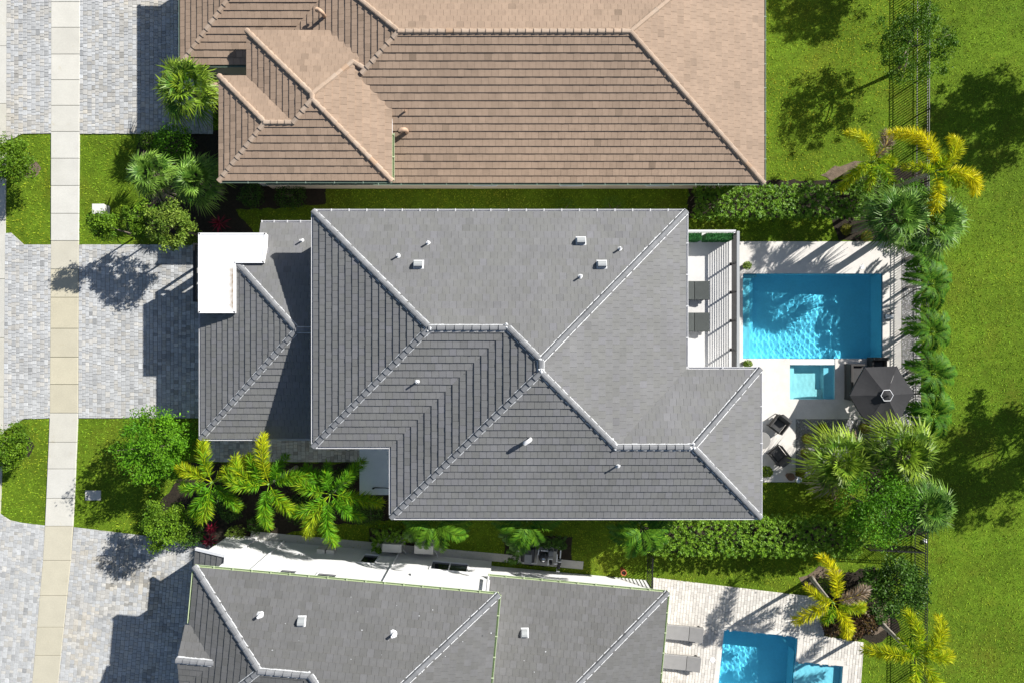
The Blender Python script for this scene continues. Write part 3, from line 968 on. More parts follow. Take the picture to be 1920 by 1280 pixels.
def gooseneck(house, px, py, pl, mat, r=.085, hh=.55, ang=200):
    h = 6.0
    for _ in range(6):
        x, y = W(px, py, h); h = pl.z(x, y)
    dx, dy = math.cos(R(ang)), math.sin(R(ang))
    b = MB().tube([(x, y, h - .1), (x, y, h + hh), (x + dx * .05, y + dy * .05, h + hh + .12), (x + dx * .16, y + dy * .16, h + hh + .16), (x + dx * .27, y + dy * .27, h + hh + .1), (x + dx * .3, y + dy * .3, h + hh - .02)],
                  [r, r, r * 1.05, r * 1.1, r * 1.15, r * 1.2], 10)
    o = b.build('gooseneck_vent', MATS[mat], house, smooth=True, local=False)
    return o

def t_grey(c):
    t = 1 + random.gauss(0, .016) + .04 * nz(c.x, c.y, .35, 2)
    r = random.random()
    return (t - .10 if r < .01 else t + (.07 if r > .985 else 0)), max(0, min(1, random.gauss(.25, .25)))
def t_dark(c):
    t = 1 + random.gauss(0, .020) + .05 * nz(c.x, c.y, .35, 2)
    return t, max(0, min(1, random.gauss(.25, .2)))
def t_brown(c):
    t = 1 + random.gauss(0, .035) + .04 * nz(c.x, c.y, .35, 2)
    return t, (random.uniform(.5, .9) if random.random() < .012 else max(0, random.gauss(.05, .07)))
def t_east(c):
    t, h = t_grey(c)
    return t, min(1, h + .15)

EXP, WID = .335, .315

# ---- the grey two-storey house in the middle
S0 = .35
HE = 6.0
gh = thing('house', 'grey tiled two-storey house with pool and white porch canopy in the middle', 'house', (0, 0, 0))
ex = lambda px, h=HE: W(px, 640, h)[0]
ey = lambda py, h=HE: W(960, py, h)[1]
gN = Plane((0, ey(397)), (0, -1), HE, S0); gW = Plane((ex(588), 0), (1, 0), HE, S0 * .97)
gS1 = Plane((0, ey(836)), (0, 1), HE, S0); gW1 = Plane((ex(734), 0), (1, 0), HE, S0)
gS = Plane((0, ey(969)), (0, 1), HE, S0); gE = Plane((ex(1286), 0), (-1, 0), HE, S0)
gN2 = Plane((0, ey(692)), (0, -1), HE, S0); gE2 = Plane((ex(1425), 0), (-1, 0), HE, S0)
NW, NE, EN2, NE2 = corner(gN, gW), corner(gN, gE), corner(gE, gN2), corner(gN2, gE2)
SE, SW1, WS, SWW = corner(gE2, gS), corner(gS, gW1), corner(gW1, gS1), corner(gS1, gW)
R1, R2, A1, A2, B1, B2 = meet(gN, gW, gS1), meet(gN, gS1, gW1), meet(gN, gW1, gE), meet(gW1, gE, gS), meet(gE, gS, gN2), meet(gN2, gE2, gS)
POLY = [(gN, [NW, NE, A1, R2, R1]), (gW, [NW, R1, SWW]), (gS1, [SWW, R1, R2, WS]), (gW1, [WS, R2, A1, A2, SW1]), (gS, [SW1, A2, B1, B2, SE]),
        (gE, [NE, EN2, B1, A2, A1]), (gN2, [EN2, NE2, B2, B1]), (gE2, [NE2, SE, B2])]
b = MB()
for pl, po in POLY: deck(b, po)
roof = b.build('roof', MATS['roof_deck'], gh)
pcs = []
for pl, po in POLY: pcs += tiles(pl, po, EXP, WID, t_grey, gap=.010 if pl.n.x + pl.n.y > 0 else .007, thick=.040 if pl.n.x + pl.n.y > 0 else .03)
# front, single-storey roof
HF = 3.25
fW = Plane((ex(377, HF), 0), (1, 0), HF, S0); fN = Plane((0, ey(418, HF)), (0, -1), HF, S0); fS = Plane((0, ey(821, HF)), (0, 1), HF, S0)
FR = meet(fW, fN, fS); FSW = corner(fS, fW)
xe = ex(590) + .45
FRE = Vector((xe, FR.y, FR.z))
xk = ex(489, HF)
yk = ey(466, 3.9)
def on(pl, x, y): return Vector((x, y, pl.z(x, y)))
FNW = corner(fN, fW)
hipx = lambda x: FNW.y - (x - FNW.x) * (FNW.y - FR.y) / (FR.x - FNW.x)
hipxy = lambda y: FNW.x + (FNW.y - y) * (FR.x - FNW.x) / (FNW.y - FR.y)
kx = hipxy(yk)
fpolyN = [on(fN, xk, fN.p.y), on(fN, xe, fN.p.y), FRE, FR, on(fN, kx, yk), on(fN, xk, yk)]
ycl = ey(446, HF)
fpolyW = [on(fW, hipxy(ycl), ycl), FR, FSW, on(fW, fW.p.x, ycl)]
fpolyS = [FSW, FR, FRE, on(fS, xe, fS.p.y)]
b = MB()
for pl, po in ((fN, fpolyN), (fW, fpolyW), (fS, fpolyS)):
    deck(b, po); pcs += tiles(pl, po, EXP, WID, t_grey, gap=.010 if pl.n.x + pl.n.y > 0 else .007, thick=.040 if pl.n.x + pl.n.y > 0 else .03)
lroof = b.build('lower_roof', MATS['roof_deck'], gh)
emit(pcs, 'roof_tile', MATS['tile_grey'], roof)
mb = MB()
for a, c in ((NW, R1), (SWW, R1), (R1, R2), (R2, A1), (NE, A1), (A1, A2), (SW1, A2), (B1, A2), (B1, B2), (NE2, B2), (SE, B2)):
    caps(roof, a, c, MATS['cap_grey']); mortar(mb, a, c)
hip_top = on(fN, hipxy(ey(492, 4.0)), ey(492, 4.0))
for a, c in ((hip_top, FR), (FSW, FR), (FR, FRE)):
    caps(lroof, a, c, MATS['cap_grey']); mortar(mb, a, c)
# mortar blobs where the hips come together
for p in (R1, A1, A2, B2, R2, B1):
    for _ in range(5):
        x, y = p.x + random.gauss(0, .07), p.y + random.gauss(0, .07); r = random.uniform(.03, .075)
        mb.add([(x + r * math.cos(i), y + r * math.sin(i), p.z + .085) for i in (0, 1.1, 2.3, 3.4, 4.5, 5.4)] + [(x, y, p.z + .125)], [(i, (i + 1) % 6, 6) for i in range(6)])
mb.build('mortar_bedding', MATS['mortar_white'], roof)
outl = [NW, SWW, WS, SW1, SE, NE2, EN2, NE]
dirs = {0: gW, 1: gS1, 2: gW1, 3: gS, 4: gE2, 5: gN2, 6: gE, 7: gN}
for i in range(8):
    a, c = outl[i], outl[(i + 1) % 8]
    gutter(gh, a, c, 'gutter_white', dirs[i].n, brackets=i in (7, 4, 5, 6), step=.76 if i == 7 else 1.4)
gutter(gh, on(fN, xk, fN.p.y), on(fN, xe, fN.p.y), 'gutter_white', fN.n, step=.6)
gutter(gh, on(fW, fW.p.x, ey(584, HF)), FSW, 'gutter_white', fW.n, brackets=False)
gutter(gh, FSW, on(fS, xe, fS.p.y), 'gutter_white', fS.n, brackets=False)
ov = .45
foot = inset_walls([(p.x, p.y) for p in outl], ov)
walls(gh, foot, HE - .12, MATS['stucco'])
soffit(gh, inset_walls([(p.x, p.y) for p in outl], .02), HE, MATS['frame_white'])
ff = [(FSW.x + ov, FSW.y + ov), (xe + .6, FSW.y + ov), (xe + .6, fN.p.y - ov), (xk + ov, fN.p.y - ov), (xk + ov, yk), (FSW.x + ov, yk)]
walls(gh, ff, HF - .12, MATS['stucco'])
# white membrane porch canopy, an L that wraps the corner of the lower roof
HC = 4.15
cp = [(373, 438), (497, 438), (494, 492), (440, 492), (440, 586), (373, 586)]
P = [W(x, y, HC) for x, y in cp]
MB().prism(P, HC - .42, HC - .01).build('porch_canopy', MATS['membrane'], gh)
cano = gh.children[-1]
b = MB()
for i in range(6):
    a, c = Vector(P[i]), Vector(P[(i + 1) % 6]); d = (c - a).normalized(); m = Vector((d.y, -d.x))
    if area2(P) < 0: m = -m
    q = [a + m * .03 - d * .03, c + m * .03 + d * .03, c - m * .06, a - m * .06]
    b.prism([tuple(t) for t in q], HC - .12, HC + .012)
b.build('drip_edge', MATS['frame_white'], cano)
# rust wash along the inner edge of the canopy, strongest at the metal and fading out over the membrane
xa, ya = W(440, 497, HC); xb, yb = W(432, 584, HC)
b = MB(); nr, nc = 46, 9; g = []
for i in range(nr):
    t = i / (nr - 1)
    wd = .20 + .10 * mnoise.noise(Vector((t * 9, 0, 3))) + .05 * random.random()
    g.append([(xa - .04 - wd * j / (nc - 1) * 1.6, ya + (yb - ya) * t, HC + .003) for j in range(nc)])
for i in range(nr - 1):
    for j in range(nc - 1):
        k = (1 - j / (nc - 1)) ** 1.6 * (.85 + .5 * mnoise.noise(Vector((i * .35, j * .5, 1)))) * min(1, i / 4, (nr - 1 - i) / 5)
        b.quad(g[i][j], g[i + 1][j], g[i + 1][j + 1], g[i][j + 1], 1.0, max(0, min(1, k)))
b.build('rust_stain', MATS['membrane'], cano)
for px in (402, 425):                                          # welded seams of the membrane
    (xs_, ya_), (_, yb_) = W(px, 441, HC), W(px, 583 if px < 437 else 490, HC)
    MB().box(xs_ - .03, xs_ + .03, yb_, ya_, HC - .02, HC - .004, .93).build('seam', MATS['membrane'], cano)
b = MB()
for px, py in ((380, 446), (380, 578)):
    x, y = W(px, py, HC); b.box(x - .0, x + .3, y - .15, y + .15, 0, HC - .42)
    b.build('column', MATS['stucco'], gh); b = MB()
MB().box(FSW.x + ov - .0, ex(495, 3.9), ey(585, HC) + .05, ey(440, HC) - .05, HF - .1, HC - .43).build('parapet', MATS['stucco'], gh)
# entry flat roof in the shaded corner
HB = 3.3
P = [W(674, 839, HB), W(735, 839, HB), W(735, 927, HB), W(674, 927, HB)]
MB().prism(P, HB - .3, HB).build('entry_roof', MATS['membrane'], gh)
er = gh.children[-1]
x, y = W(700, 914, HB)
MB().tube([(x, y, HB - .02), (x, y, HB + .1), (x + .12, y + .05, HB + .14), (x + .6, y + .02, HB + .08), (x + 1.0, y - .02, HB + .05)], [.05, .05, .03, .018, .018], 8).build('drain_pipe', MATS['metal_black'], er)
for px in (678, 730):
    x, y = W(px, 923, HB); MB().box(x - .12, x + .12, y - .12, y + .12, 0, HB - .3).build('column', MATS['stucco'], gh)
# balcony over the terrace
HBAL = 3.1
x0, y0 = W(1286, 694, HBAL); x1, y1 = W(1377, 434, HBAL)
x0 = foot[6][0] - .1
MB().box(x0, x1, y0 - 1.0, y1, HBAL - .35, HBAL).build('balcony', MATS['balcony_floor'], gh)
bal = gh.children[-1]
px_x = x1 - .16
MB().box(x1 - .05, x1 + .06, y0 - .9, y1, HBAL - .1, HBAL + .035).build('balcony_fascia', MATS['gutter_white'], bal)
MB().box(x0 + .4, x1 + .06, y1 - .03, y1 + .07, HBAL - .1, HBAL + .035).build('balcony_fascia', MATS['gutter_white'], bal)
posts_y = [W(1366, yy, HBAL)[1] for yy in (442, 495, 548, 601, 655)] + [y0 - .4]
for yy in posts_y:
    MB().box(px_x - .035, px_x + .035, yy - .035, yy + .035, HBAL, HBAL + 1.0).build('railing_post', MATS['metal_bronze'], bal)
    b = MB(); b.box(px_x - .07, px_x + .07, yy - .07, yy + .07, HBAL, HBAL + .02); b.build('post_foot', MATS['metal_black'], bal)
MB().box(px_x - .07, px_x + .07, y0 - .45, y1 - .15, HBAL + 1.0, HBAL + 1.045, bev=.01).build('top_rail', MATS['lead_grey'], bal)
for k in range(9):
    z = HBAL + .12 + k * .095
    MB().tube([(px_x, y0 - .4, z), (px_x, y1 - .2, z)], .017, 6).build('railing_bar', MATS['metal_bronze'], bal)
for k in range(5):
    yy = y0 - .2 + (y1 - y0) * k / 4
    x = x1 - .3
    if k in (0, 4): MB().box(x - .15, x + .15, yy - (.35 if k else -.2) , yy + (.0 if k else .5), 0, HBAL - .35).build('column', MATS['stucco'], gh)
# roof penetrations
for px, py, pl in ((747, 480, gN), (803, 456, gN), (1088, 519, gN), (1162, 467, gN), (783, 715, gS1), (1158, 872, gS), (567, 452, fN)):
    pipe_vent(gh, px, py, pl)
for px, py, pl in ((785, 496, gN), (1089, 452, gN), (1128, 496, gN)):
    box_vent(gh, px, py, pl)
gooseneck(gh, 994, 822, gS, 'gutter_white', r=.085, hh=.26, ang=210)
# windows and doors on the walls
for p, d, wdt, z0, z1, m, k in (((4.0, foot[3][1]), (1, 0), 1.6, 3.9, 5.2, (0, -1), 2), ((-2.5, foot[3][1]), (1, 0), 1.6, 3.9, 5.2, (0, -1), 2), ((1.0, foot[3][1]), (1, 0), 1.8, .9, 2.3, (0, -1), 2),
                                ((foot[5][0], foot[5][1] - 5.2), (0, 1), 3.4, .1, 2.5, (1, 0), 3), ((foot[7][0], foot[7][1] - 5.6), (0, 1), 3.6, 3.2, 5.3, (1, 0), 3), ((foot[7][0], foot[7][1] - 6.0), (0, 1), 4.5, .1, 2.5, (1, 0), 4),
                                ((-5.0, foot[0][1]), (1, 0), 1.4, 3.9, 5.2, (0, 1), 1), ((1.0, foot[0][1]), (1, 0), 1.4, 3.9, 5.2, (0, 1), 1), ((foot[0][0], -2.6), (0, 1), 1.8, 4.1, 5.3, (-1, 0), 2)):
    window(gh, p, d, wdt, z0, z1, m, k)
gd = MB()
xg = FSW.x + ov
for k in range(4): gd.box(xg - .05, xg - .01, FSW.y + 1.0, FSW.y + 6.0, .06 + k * .58, .06 + k * .58 + .56)
gd.build('garage_door', MATS['frame_white'], gh)

# ---- the brown house
HBR = 3.3
SB, SB2 = .35, .324
bh = thing('house', 'brown tiled house with a pyramid roofed front wing above the grass passage', 'house', (0, 0, 0))
bS = Plane((0, ey(343, HBR)), (0, 1), HBR, SB); bE = Plane((ex(1432, HBR), 0), (-1, 0), HBR, SB2)
RY = 14.1
bN = Plane((0, 2 * RY - bS.p.y), (0, -1), HBR, SB); bWm = Plane((ex(497, HBR), 0), (1, 0), HBR, SB2)
bSL = Plane((0, ey(122, HBR)), (0, 1), HBR, SB); bWL = Plane((ex(339, HBR), 0), (1, 0), HBR, SB)
RE, RW = meet(bS, bN, bE), meet(bS, bN, bWm)
cSE, cNE, cSWm = corner(bS, bE), corner(bN, bE), corner(bS, bWm)
cIn = corner(bSL, bWm); cWLS = corner(bSL, bWL); cNWL = corner(bN, bWL)
LR = meet(bSL, bN, bWL)
VX = meet(bSL, bN, bWm)
HFW = 4.4
wN = Plane((0, ey(58, HFW)), (0, -1), HFW, SB); wE = Plane((ex(735, HFW), 0), (-1, 0), HFW, SB); wS = Plane((0, ey(339, HFW)), (0, 1), HFW, SB)
wW = Plane((ex(463, HFW), 0), (1, 0), HFW, SB); wW2 = Plane((ex(411, HFW), 0), (1, 0), HFW, SB); wN2 = Plane((0, ey(143, HFW)), (0, -1), HFW, SB)
AP1 = meet(wN, wE, wW); AP2 = meet(wS, wE, wW)
AP = (AP1 + AP2) / 2; AP.z = min(AP1.z, AP2.z)
q1, q2, q3, q4 = corner(wN, wE), corner(wS, wE), corner(wS, wW2), corner(wN, wW)
q5, q6 = corner(wW2, wN2), corner(wN2, wW)
FR1 = meet(wS, wN2, wW2); FR2 = meet(wS, wN2, wW)
POLB = [(bS, [cSWm, cSE, RE, RW]), (bE, [cSE, cNE, RE]), (bN, [cNE, RE, RW, VX, LR, cNWL]), (bWm, [cIn, VX, RW, cSWm]), (bSL, [cWLS, LR, VX, cIn]), (bWL, [cNWL, LR, cWLS])]
POLF = [(wN, [q4, q1, AP1]), (wE, [q1, q2, AP2, AP1]), (wS, [q2, AP2, FR2, FR1, q3]), (wW, [q4, AP1, AP2, FR2, q6]), (wN2, [q5, FR1, FR2, q6]), (wW2, [q5, q3, FR1])]
def wing_z(c):
    z = min(wN.z(c.x, c.y), wE.z(c.x, c.y), wS.z(c.x, c.y), max(wW.z(c.x, c.y), min(wN2.z(c.x, c.y), wW2.z(c.x, c.y))))
    return z
b = MB()
for pl, po in POLB: deck(b, po)
broof = b.build('roof', MATS['roof_deck'], bh)
b = MB()
for pl, po in POLF: deck(b, po)
wroof = b.build('wing_roof', MATS['roof_deck'], bh)
pcs = []
inwing = lambda c: (wW.p.x + .35 < c.x < wE.p.x - .35 and wS.p.y - .6 < c.y < wN.p.y - .35 and wing_z(c) > c.z + .12)
for pl, po in POLB: pcs += tiles(pl, po, .345, WID, t_brown, thick=.042, cull=inwing)
main_z = lambda c: min(bS.z(c.x, c.y), bWm.z(c.x, c.y)) if c.x > bWm.p.x else -9
for pl, po in POLF: pcs += tiles(pl, po, .345, WID, t_brown, thick=.042, cull=lambda c: main_z(c) > c.z + .12)
emit(pcs, 'roof_tile', MATS['tile_brown'], broof)
for a, c in ((cSE, RE), (RW, RE), (RE, cNE), (cWLS, LR), (LR, VX)):
    caps(broof, a, c, MATS['cap_brown'], rust=.02)
caps(broof, RW + (VX - RW) * 1.0, RW, MATS['cap_brown'])
hj = RW + (cSWm - RW) * ((745 - 680) / (745 - 497))
caps(broof, hj, RW, MATS['cap_brown'])
hk = AP1 + (q1 - AP1) * .5
caps(wroof, hk - Vector((0, 0, .02)), hj + (RW - hj) * .1, MATS['cap_brown'])
for a, c in ((q4, AP1), (q2, AP2), (FR2, AP2), (FR1, FR2), (q3, FR1), (q5, FR1), (AP1, AP2), (hk, AP1)):
    caps(wroof, a, c, MATS['cap_brown'], rust=.03)
gutter(bh, cSWm, cSE, 'gutter_dark', bS.n, step=1.1); gutter(bh, cSE, cNE, 'gutter_dark', bE.n, step=1.1)
gutter(bh, q3, q2, 'gutter_dark', wS.n, step=1.3)
gutter(bh, q2, Vector((q2.x, ey(250, HFW), HFW)), 'gutter_green', wE.n, step=1.0)
gutter(bh, cWLS, Vector((q4.x, cWLS.y, HBR)), 'gutter_dark', bSL.n, brackets=False)
gutter(bh, cNWL, cWLS, 'gutter_dark', bWL.n, brackets=False)
bf = inset_walls([(p.x, p.y) for p in (cSE, cNE, cNWL, cWLS, Vector((wW2.p.x + .5, cWLS.y, 0)), Vector((wW2.p.x + .5, cSE.y, 0)))], .45)
walls(bh, bf, HBR - .12, MATS['stucco_tan'])
wf = [(q3.x + .45, q3.y + .74), (q2.x - .45, q2.y + .74), (q2.x - .45, q1.y - .45), (q4.x + .45, q4.y - .45), (q6.x + .45, q6.y - .45), (q5.x + .45, q5.y - .45)]
walls(bh, wf, HFW - .12, MATS['stucco'])
soffit(bh, [(q3.x, q3.y), (q2.x, q2.y), (q1.x, q1.y), (q4.x, q4.y), (q6.x, q6.y), (q5.x, q5.y)], HFW, MATS['frame_white'])
gooseneck(bh, 609, 32, bWm, 'vent_brown', r=.09, hh=.35, ang=150)
gooseneck(bh, 763, 248, bS, 'vent_brown', r=.10, hh=.3, ang=190)
pipe_vent(bh, 760, 210, bS, 'vent_brown', r=.045, hh=.22, flash=False)
for x in (-11.5, -8.2): window(bh, (x, wf[0][1]), (1, 0), 1.8, 1.0, 2.5, (0, -1), 2)
for x in (-2.0, 2.5, 7.0): window(bh, (x, bf[0][1]), (1, 0), 1.2, 1.0, 2.2, (0, -1), 1)
for y in (9.5, 13.0): window(bh, (bf[0][0], y), (0, 1), 2.0, .3, 2.3, (1, 0), 2)

# ---- the rotated grey house with the pale green gutters
HD = 6.0
dh = thing('house', 'dark grey tiled house with pale green gutters and a long sunlit white wall', 'house', (0, 0, 0))
pA, pB = Vector(W(365, 1062, HD)), Vector(W(935, 1114, HD))
du = (pB - pA).normalized(); dv = Vector((du.y, -du.x))          # along the eave, and into the house (towards the bottom of the photo)
def L2(u, v): return pA + du * u + dv * v
LA = (pB - pA).length
dN = Plane(pA, dv, HD, S0); dW = Plane(pA, du, HD, S0); dE = Plane(pB, -du, HD, S0)
dS1 = Plane(L2(0, 7.45), -dv, HD, S0); dW1 = Plane(L2(2.2, 0), du, HD, S0); dS = Plane(L2(0, 12.2), -dv, HD, S0)
nw, ne, sw1, ws = corner(dN, dW), corner(dN, dE), corner(dS1, dW), corner(dS1, dW1)
sw, se = corner(dS, dW1), corner(dS, dE)
r1, r2, a1, a2 = meet(dN, dW, dS1), meet(dN, dS1, dW1), meet(dN, dW1, dE), meet(dW1, dE, dS)
POLD = [(dN, [nw, ne, a1, r2, r1]), (dW, [nw, r1, sw1]), (dS1, [sw1, r1, r2, ws]), (dW1, [ws, r2, a1, a2, sw]), (dE, [ne, se, a2, a1]), (dS, [sw, a2, se])]
b = MB()
for pl, po in POLD: deck(b, po)
droof = b.build('roof', MATS['roof_deck'], dh)
off_frame = None
pcs = []
for pl, po in POLD: pcs += tiles(pl, po, EXP, WID, t_dark, cull=off_frame)
# cross gable over the west eave
g0, g1, gu = 2.6, 5.35, -.18
gNp = Plane(L2(0, g0), dv, HD + .02, S0); gSp = Plane(L2(0, g1), -dv, HD + .02, S0)
gm = (g0 + g1) / 2; gz = HD + .02 + S0 * (g1 - g0) / 2
def on2(pl, u, v):
    p = L2(u, v); return Vector((p.x, p.y, pl.z(p.x, p.y)))
ul = (g1 - g0) / 2 + .05
gA, gB, gC = on2(gNp, gu, g0), on2(gNp, gu, gm), on2(gNp, ul + .02, gm)
gD, gE_ = on2(gSp, gu, g1), on2(gNp, .1, g0)
gF = on2(gSp, .1, g1)
b = MB(); deck(b, [gA, gB, gC, gE_]); deck(b, [gD, gB, gC, gF])
groof = b.build('gable_roof', MATS['roof_deck'], dh)
pcs += tiles(gNp, [gA, gB, gC, gE_], EXP, WID, t_dark) + tiles(gSp, [gD, gB, gC, gF], EXP, WID, t_dark)
# low rear wing
HL = 2.85
lA, lB = Vector(W(915, 1079, HL)), Vector(W(1252, 1110, HL))
lu = (lB - lA).normalized(); lv = Vector((lu.y, -lu.x))
lN = Plane(lA, lv, HL, S0); lE = Plane(lB, -lu, HL, S0); lS = Plane(lB + lv * 13, -lv, HL, S0)
lne = corner(lN, lE); lse = corner(lS, lE); lr = meet(lN, lE, lS)
lw0 = Vector((lA.x, lA.y, HL)); lw1p = lA + lv * 6.5; lw1 = Vector((lw1p.x, lw1p.y, lN.z(lw1p.x, lw1p.y)))
lw2p = lA + lv * 13; lw2 = Vector((lw2p.x, lw2p.y, HL))
b = MB()
for po in ([lw0, lne, lr, lw1], [lne, lse, lr], [lse, lw2, lw1, lr]): deck(b, po)
lroof2 = b.build('lower_roof', MATS['roof_deck'], dh)
pcs += tiles(lN, [lw0, lne, lr, lw1], EXP, WID, t_dark, cull=off_frame) + tiles(lE, [lne, lse, lr], EXP, WID, t_dark, cull=off_frame) + tiles(lS, [lse, lw2, lw1, lr], EXP, WID, t_dark)
# small front shed roof peeping out under the west eave
HP = 3.4
pp = Vector(W(367, 1028, HP)); pq = Vector(W(428, 1040, HP + .6))
pW_ = Plane(pp, du, HP, S0)
def on3(u, v):
    p = pp + du * u + dv * v; return Vector((p.x, p.y, pW_.z(p.x, p.y)))
shed = [on3(0, 0), on3(1.75, -.0), on3(1.75, 2.4), on3(0, 2.4)]
b = MB(); deck(b, shed)
sroof = b.build('porch_roof', MATS['roof_deck'], dh)
pcs += tiles(pW_, shed, EXP, WID, t_dark)
emit(pcs, 'roof_tile', MATS['tile_dark'], droof)
mb = MB()
for a, c in ((nw, r1), (sw1, r1), (r1, r2), (r2, a1), (ne, a1), (a1, a2)):
    caps(droof, a, c, MATS['cap_grey']); mortar(mb, a, c)
caps(groof, gB, gC, MATS['cap_grey']); mortar(mb, gB, gC)
caps(lroof2, lne, lr, MATS['cap_grey']); mortar(mb, lne, lr)
for _ in range(26):                                            # mortar crumbs and droppings on the slopes
    p = nw + (ne - nw) * random.random() + (a1 - nw) * (.1 + .5 * random.random()); z = dN.z(p.x, p.y) + .03
    r = random.uniform(.012, .035)
    mb.add([(p.x + r * math.cos(i * 1.25), p.y + r * math.sin(i * 1.25), z) for i in range(5)], [(0, 1, 2, 3, 4)])
mb.build('mortar_bedding', MATS['mortar_white'], droof)
for a, c in ((shed[0], shed[1]), (shed[1], shed[2])):
    d = (c - a).normalized(); s_ = Vector((d.y, -d.x, 0)).normalized()
    v = [a + s_ * x + Vector((0, 0, z)) for x, z in ((-.06, -.1), (.06, -.1), (.06, .08), (-.06, .08))] + [c + s_ * x + Vector((0, 0, z)) for x, z in ((-.06, -.1), (.06, -.1), (.06, .08), (-.06, .08))]
    MB().add(v, [(0, 1, 5, 4), (1, 2, 6, 5), (2, 3, 7, 6), (3, 0, 4, 7), (3, 2, 1, 0), (4, 5, 6, 7)]).build('rake_trim', MATS['frame_white'], sroof)
gutter(dh, nw, ne, 'gutter_green', dN.n, step=.82); gutter(dh, ne, se, 'gutter_green', dE.n, step=.9)
gutter(dh, nw, on2(dW, 0, g0 - .05), 'gutter_green', dW.n, brackets=False)
gutter(dh, lw0, lne, 'gutter_green', lN.n, step=.85); gutter(dh, lne, lse, 'gutter_green', lE.n, step=.95)
def L2t(u, v): p = L2(u, v); return (p.x, p.y)
df = inset_walls([(p.x, p.y) for p in (nw, sw1, ws, sw, se, ne)], .45)
walls(dh, df, HD - .12, MATS['stucco'])
soffit(dh, inset_walls([(p.x, p.y) for p in (nw, sw1, ws, sw, se, ne)], .02), HD, MATS['frame_white'])
lp = lambda u, v: (lA.x + lu.x * u + lv.x * v, lA.y + lu.y * u + lv.y * v)
LLB = (lB - lA).length
lf = [lp(-.3, .42), lp(-.3, 12.5), lp(LLB - .42, 12.5), lp(LLB - .42, .42)]
walls(dh, lf, HL - .12, MATS['stucco'])
sf = [(on3(.3, .25).x, on3(.3, .25).y), (on3(.3, 2.4).x, on3(.3, 2.4).y), (on3(1.75, 2.4).x, on3(1.75, 2.4).y), (on3(1.75, .25).x, on3(1.75, .25).y)]
walls(dh, sf, HP - .1, MATS['stucco'])
# openings, boxes and pipes on the sunlit wall
w0 = Vector(df[0]); wd_ = (Vector(df[5]) - w0).normalized(); wm = -dv
def wallp(px, h):                                              # distance along the wall of a feature seen at px at height h
    best = min((abs(px_of((*(w0 + wd_ * t), h))[0] - px), t) for t in np.arange(0, LA, .02))
    return best[1]
def wat(t, m=0.0): p = w0 + wd_ * t + wm * m; return (p.x, p.y)
for x0_, x1_, z0, z1, k in ((680, 706, .95, 2.15, 1), (810, 876, 1.05, 2.2, 2)):
    t0, t1 = wallp(x0_, 1.5), wallp(x1_, 1.5)
    window(dh, wat(t0), wd_, t1 - t0, z0, z1, wm, k)
for x0_, x1_ in ((527, 555), (596, 630)):
    t0, t1 = wallp(x0_, 4.3), wallp(x1_, 4.3)
    window(dh, wat(t0), wd_, t1 - t0, 4.15, 4.75, wm, 1)
def wall_box(name, px, h0, h1, w, d, mat, parent=dh):
    t = wallp(px, (h0 + h1) / 2); a = Vector(wat(t - w / 2)); c = Vector(wat(t + w / 2))
    q = [tuple(a), tuple(c), tuple(c + wm * d), tuple(a + wm * d)]
    return MB().prism(q, h0, h1).build(name, MATS[mat], parent)
wall_box('meter_box', 604, .75, 1.35, .42, .22, 'condenser'); wall_box('meter_box', 621, .75, 1.35, .42, .22, 'condenser')
wall_box('vent_hood', 775, 3.2, 3.4, .2, .12, 'frame_white')
for t_, tz in ((wallp(495, 3), 5.6), (wallp(730, 3), 5.6)):
    x, y = wat(t_, .07); MB().tube([(x, y, .1), (x, y, tz)], .05, 8).build('downspout', MATS['frame_white'], dh)
x, y = wat(LA - 1.0, .25)
MB().tube([(x, y, HL + .4), (x, y, HD - .1)], .055, 8).build('downspout', MATS['frame_white'], dh)
t0 = wallp(1075, 2.0)
for px, py in ((489, 1151), (738, 1187)): pipe_vent(dh, px, py, dN, r=.06)
for px, py, pl in ((566, 1163, dN), (984, 1185, lN)): box_vent(dh, px, py, pl, w=.28, d=.34, hh=.26)

# narrow concrete path along the foot of the sunlit wall
q = [tuple(w0 - wd_ * .2), tuple(w0 + wd_ * (LA + 4.0)), tuple(w0 + wd_ * (LA + 4.0) + wm * .42), tuple(w0 - wd_ * .2 + wm * .42)]
struct(MB().prism(q, -.05, .035, .9, 0).build('side_path', MATS['concrete']))
# ------------------------------------------------------------------ vegetation
def leaf_quads(C, size, up=0.5, aspect=.5, rng=RNG, dirs=None):
    """Rhombic leaves at the points C, randomly turned, their faces tending upward by `up`."""
    n = len(C)
    d = rng.normal(size=(n, 3)) if dirs is None else dirs + rng.normal(size=(n, 3)) * .35
    d[:, 2] = d[:, 2] * (1 - up * .7)
    d /= np.linalg.norm(d, axis=1, keepdims=True) + 1e-9
    nr = rng.normal(size=(n, 3)) * (1 - up) ; nr[:, 2] += up + .15
    s = np.cross(d, nr); s /= np.linalg.norm(s, axis=1, keepdims=True) + 1e-9
    sz = (np.asarray(size) * rng.uniform(.65, 1.3, n))[:, None]
    a = C - d * sz * .5; c = C + d * sz * .5
    m = C - d * sz * .05
    return np.stack([a, m + s * sz * aspect * .5, c, m - s * sz * aspect * .5], 1)

def grow_branches(b, base, targets, r0, up=.5):
    """Tapered limbs from the trunk top out to the clump centres."""
    for t in targets:
        mid = base.lerp(t, .5) + Vector((random.uniform(-.15, .15), random.uniform(-.15, .15), -.1 + .15 * random.random()))
        b.tube([base, mid, t], [r0, r0 * .6, r0 * .18], 6)

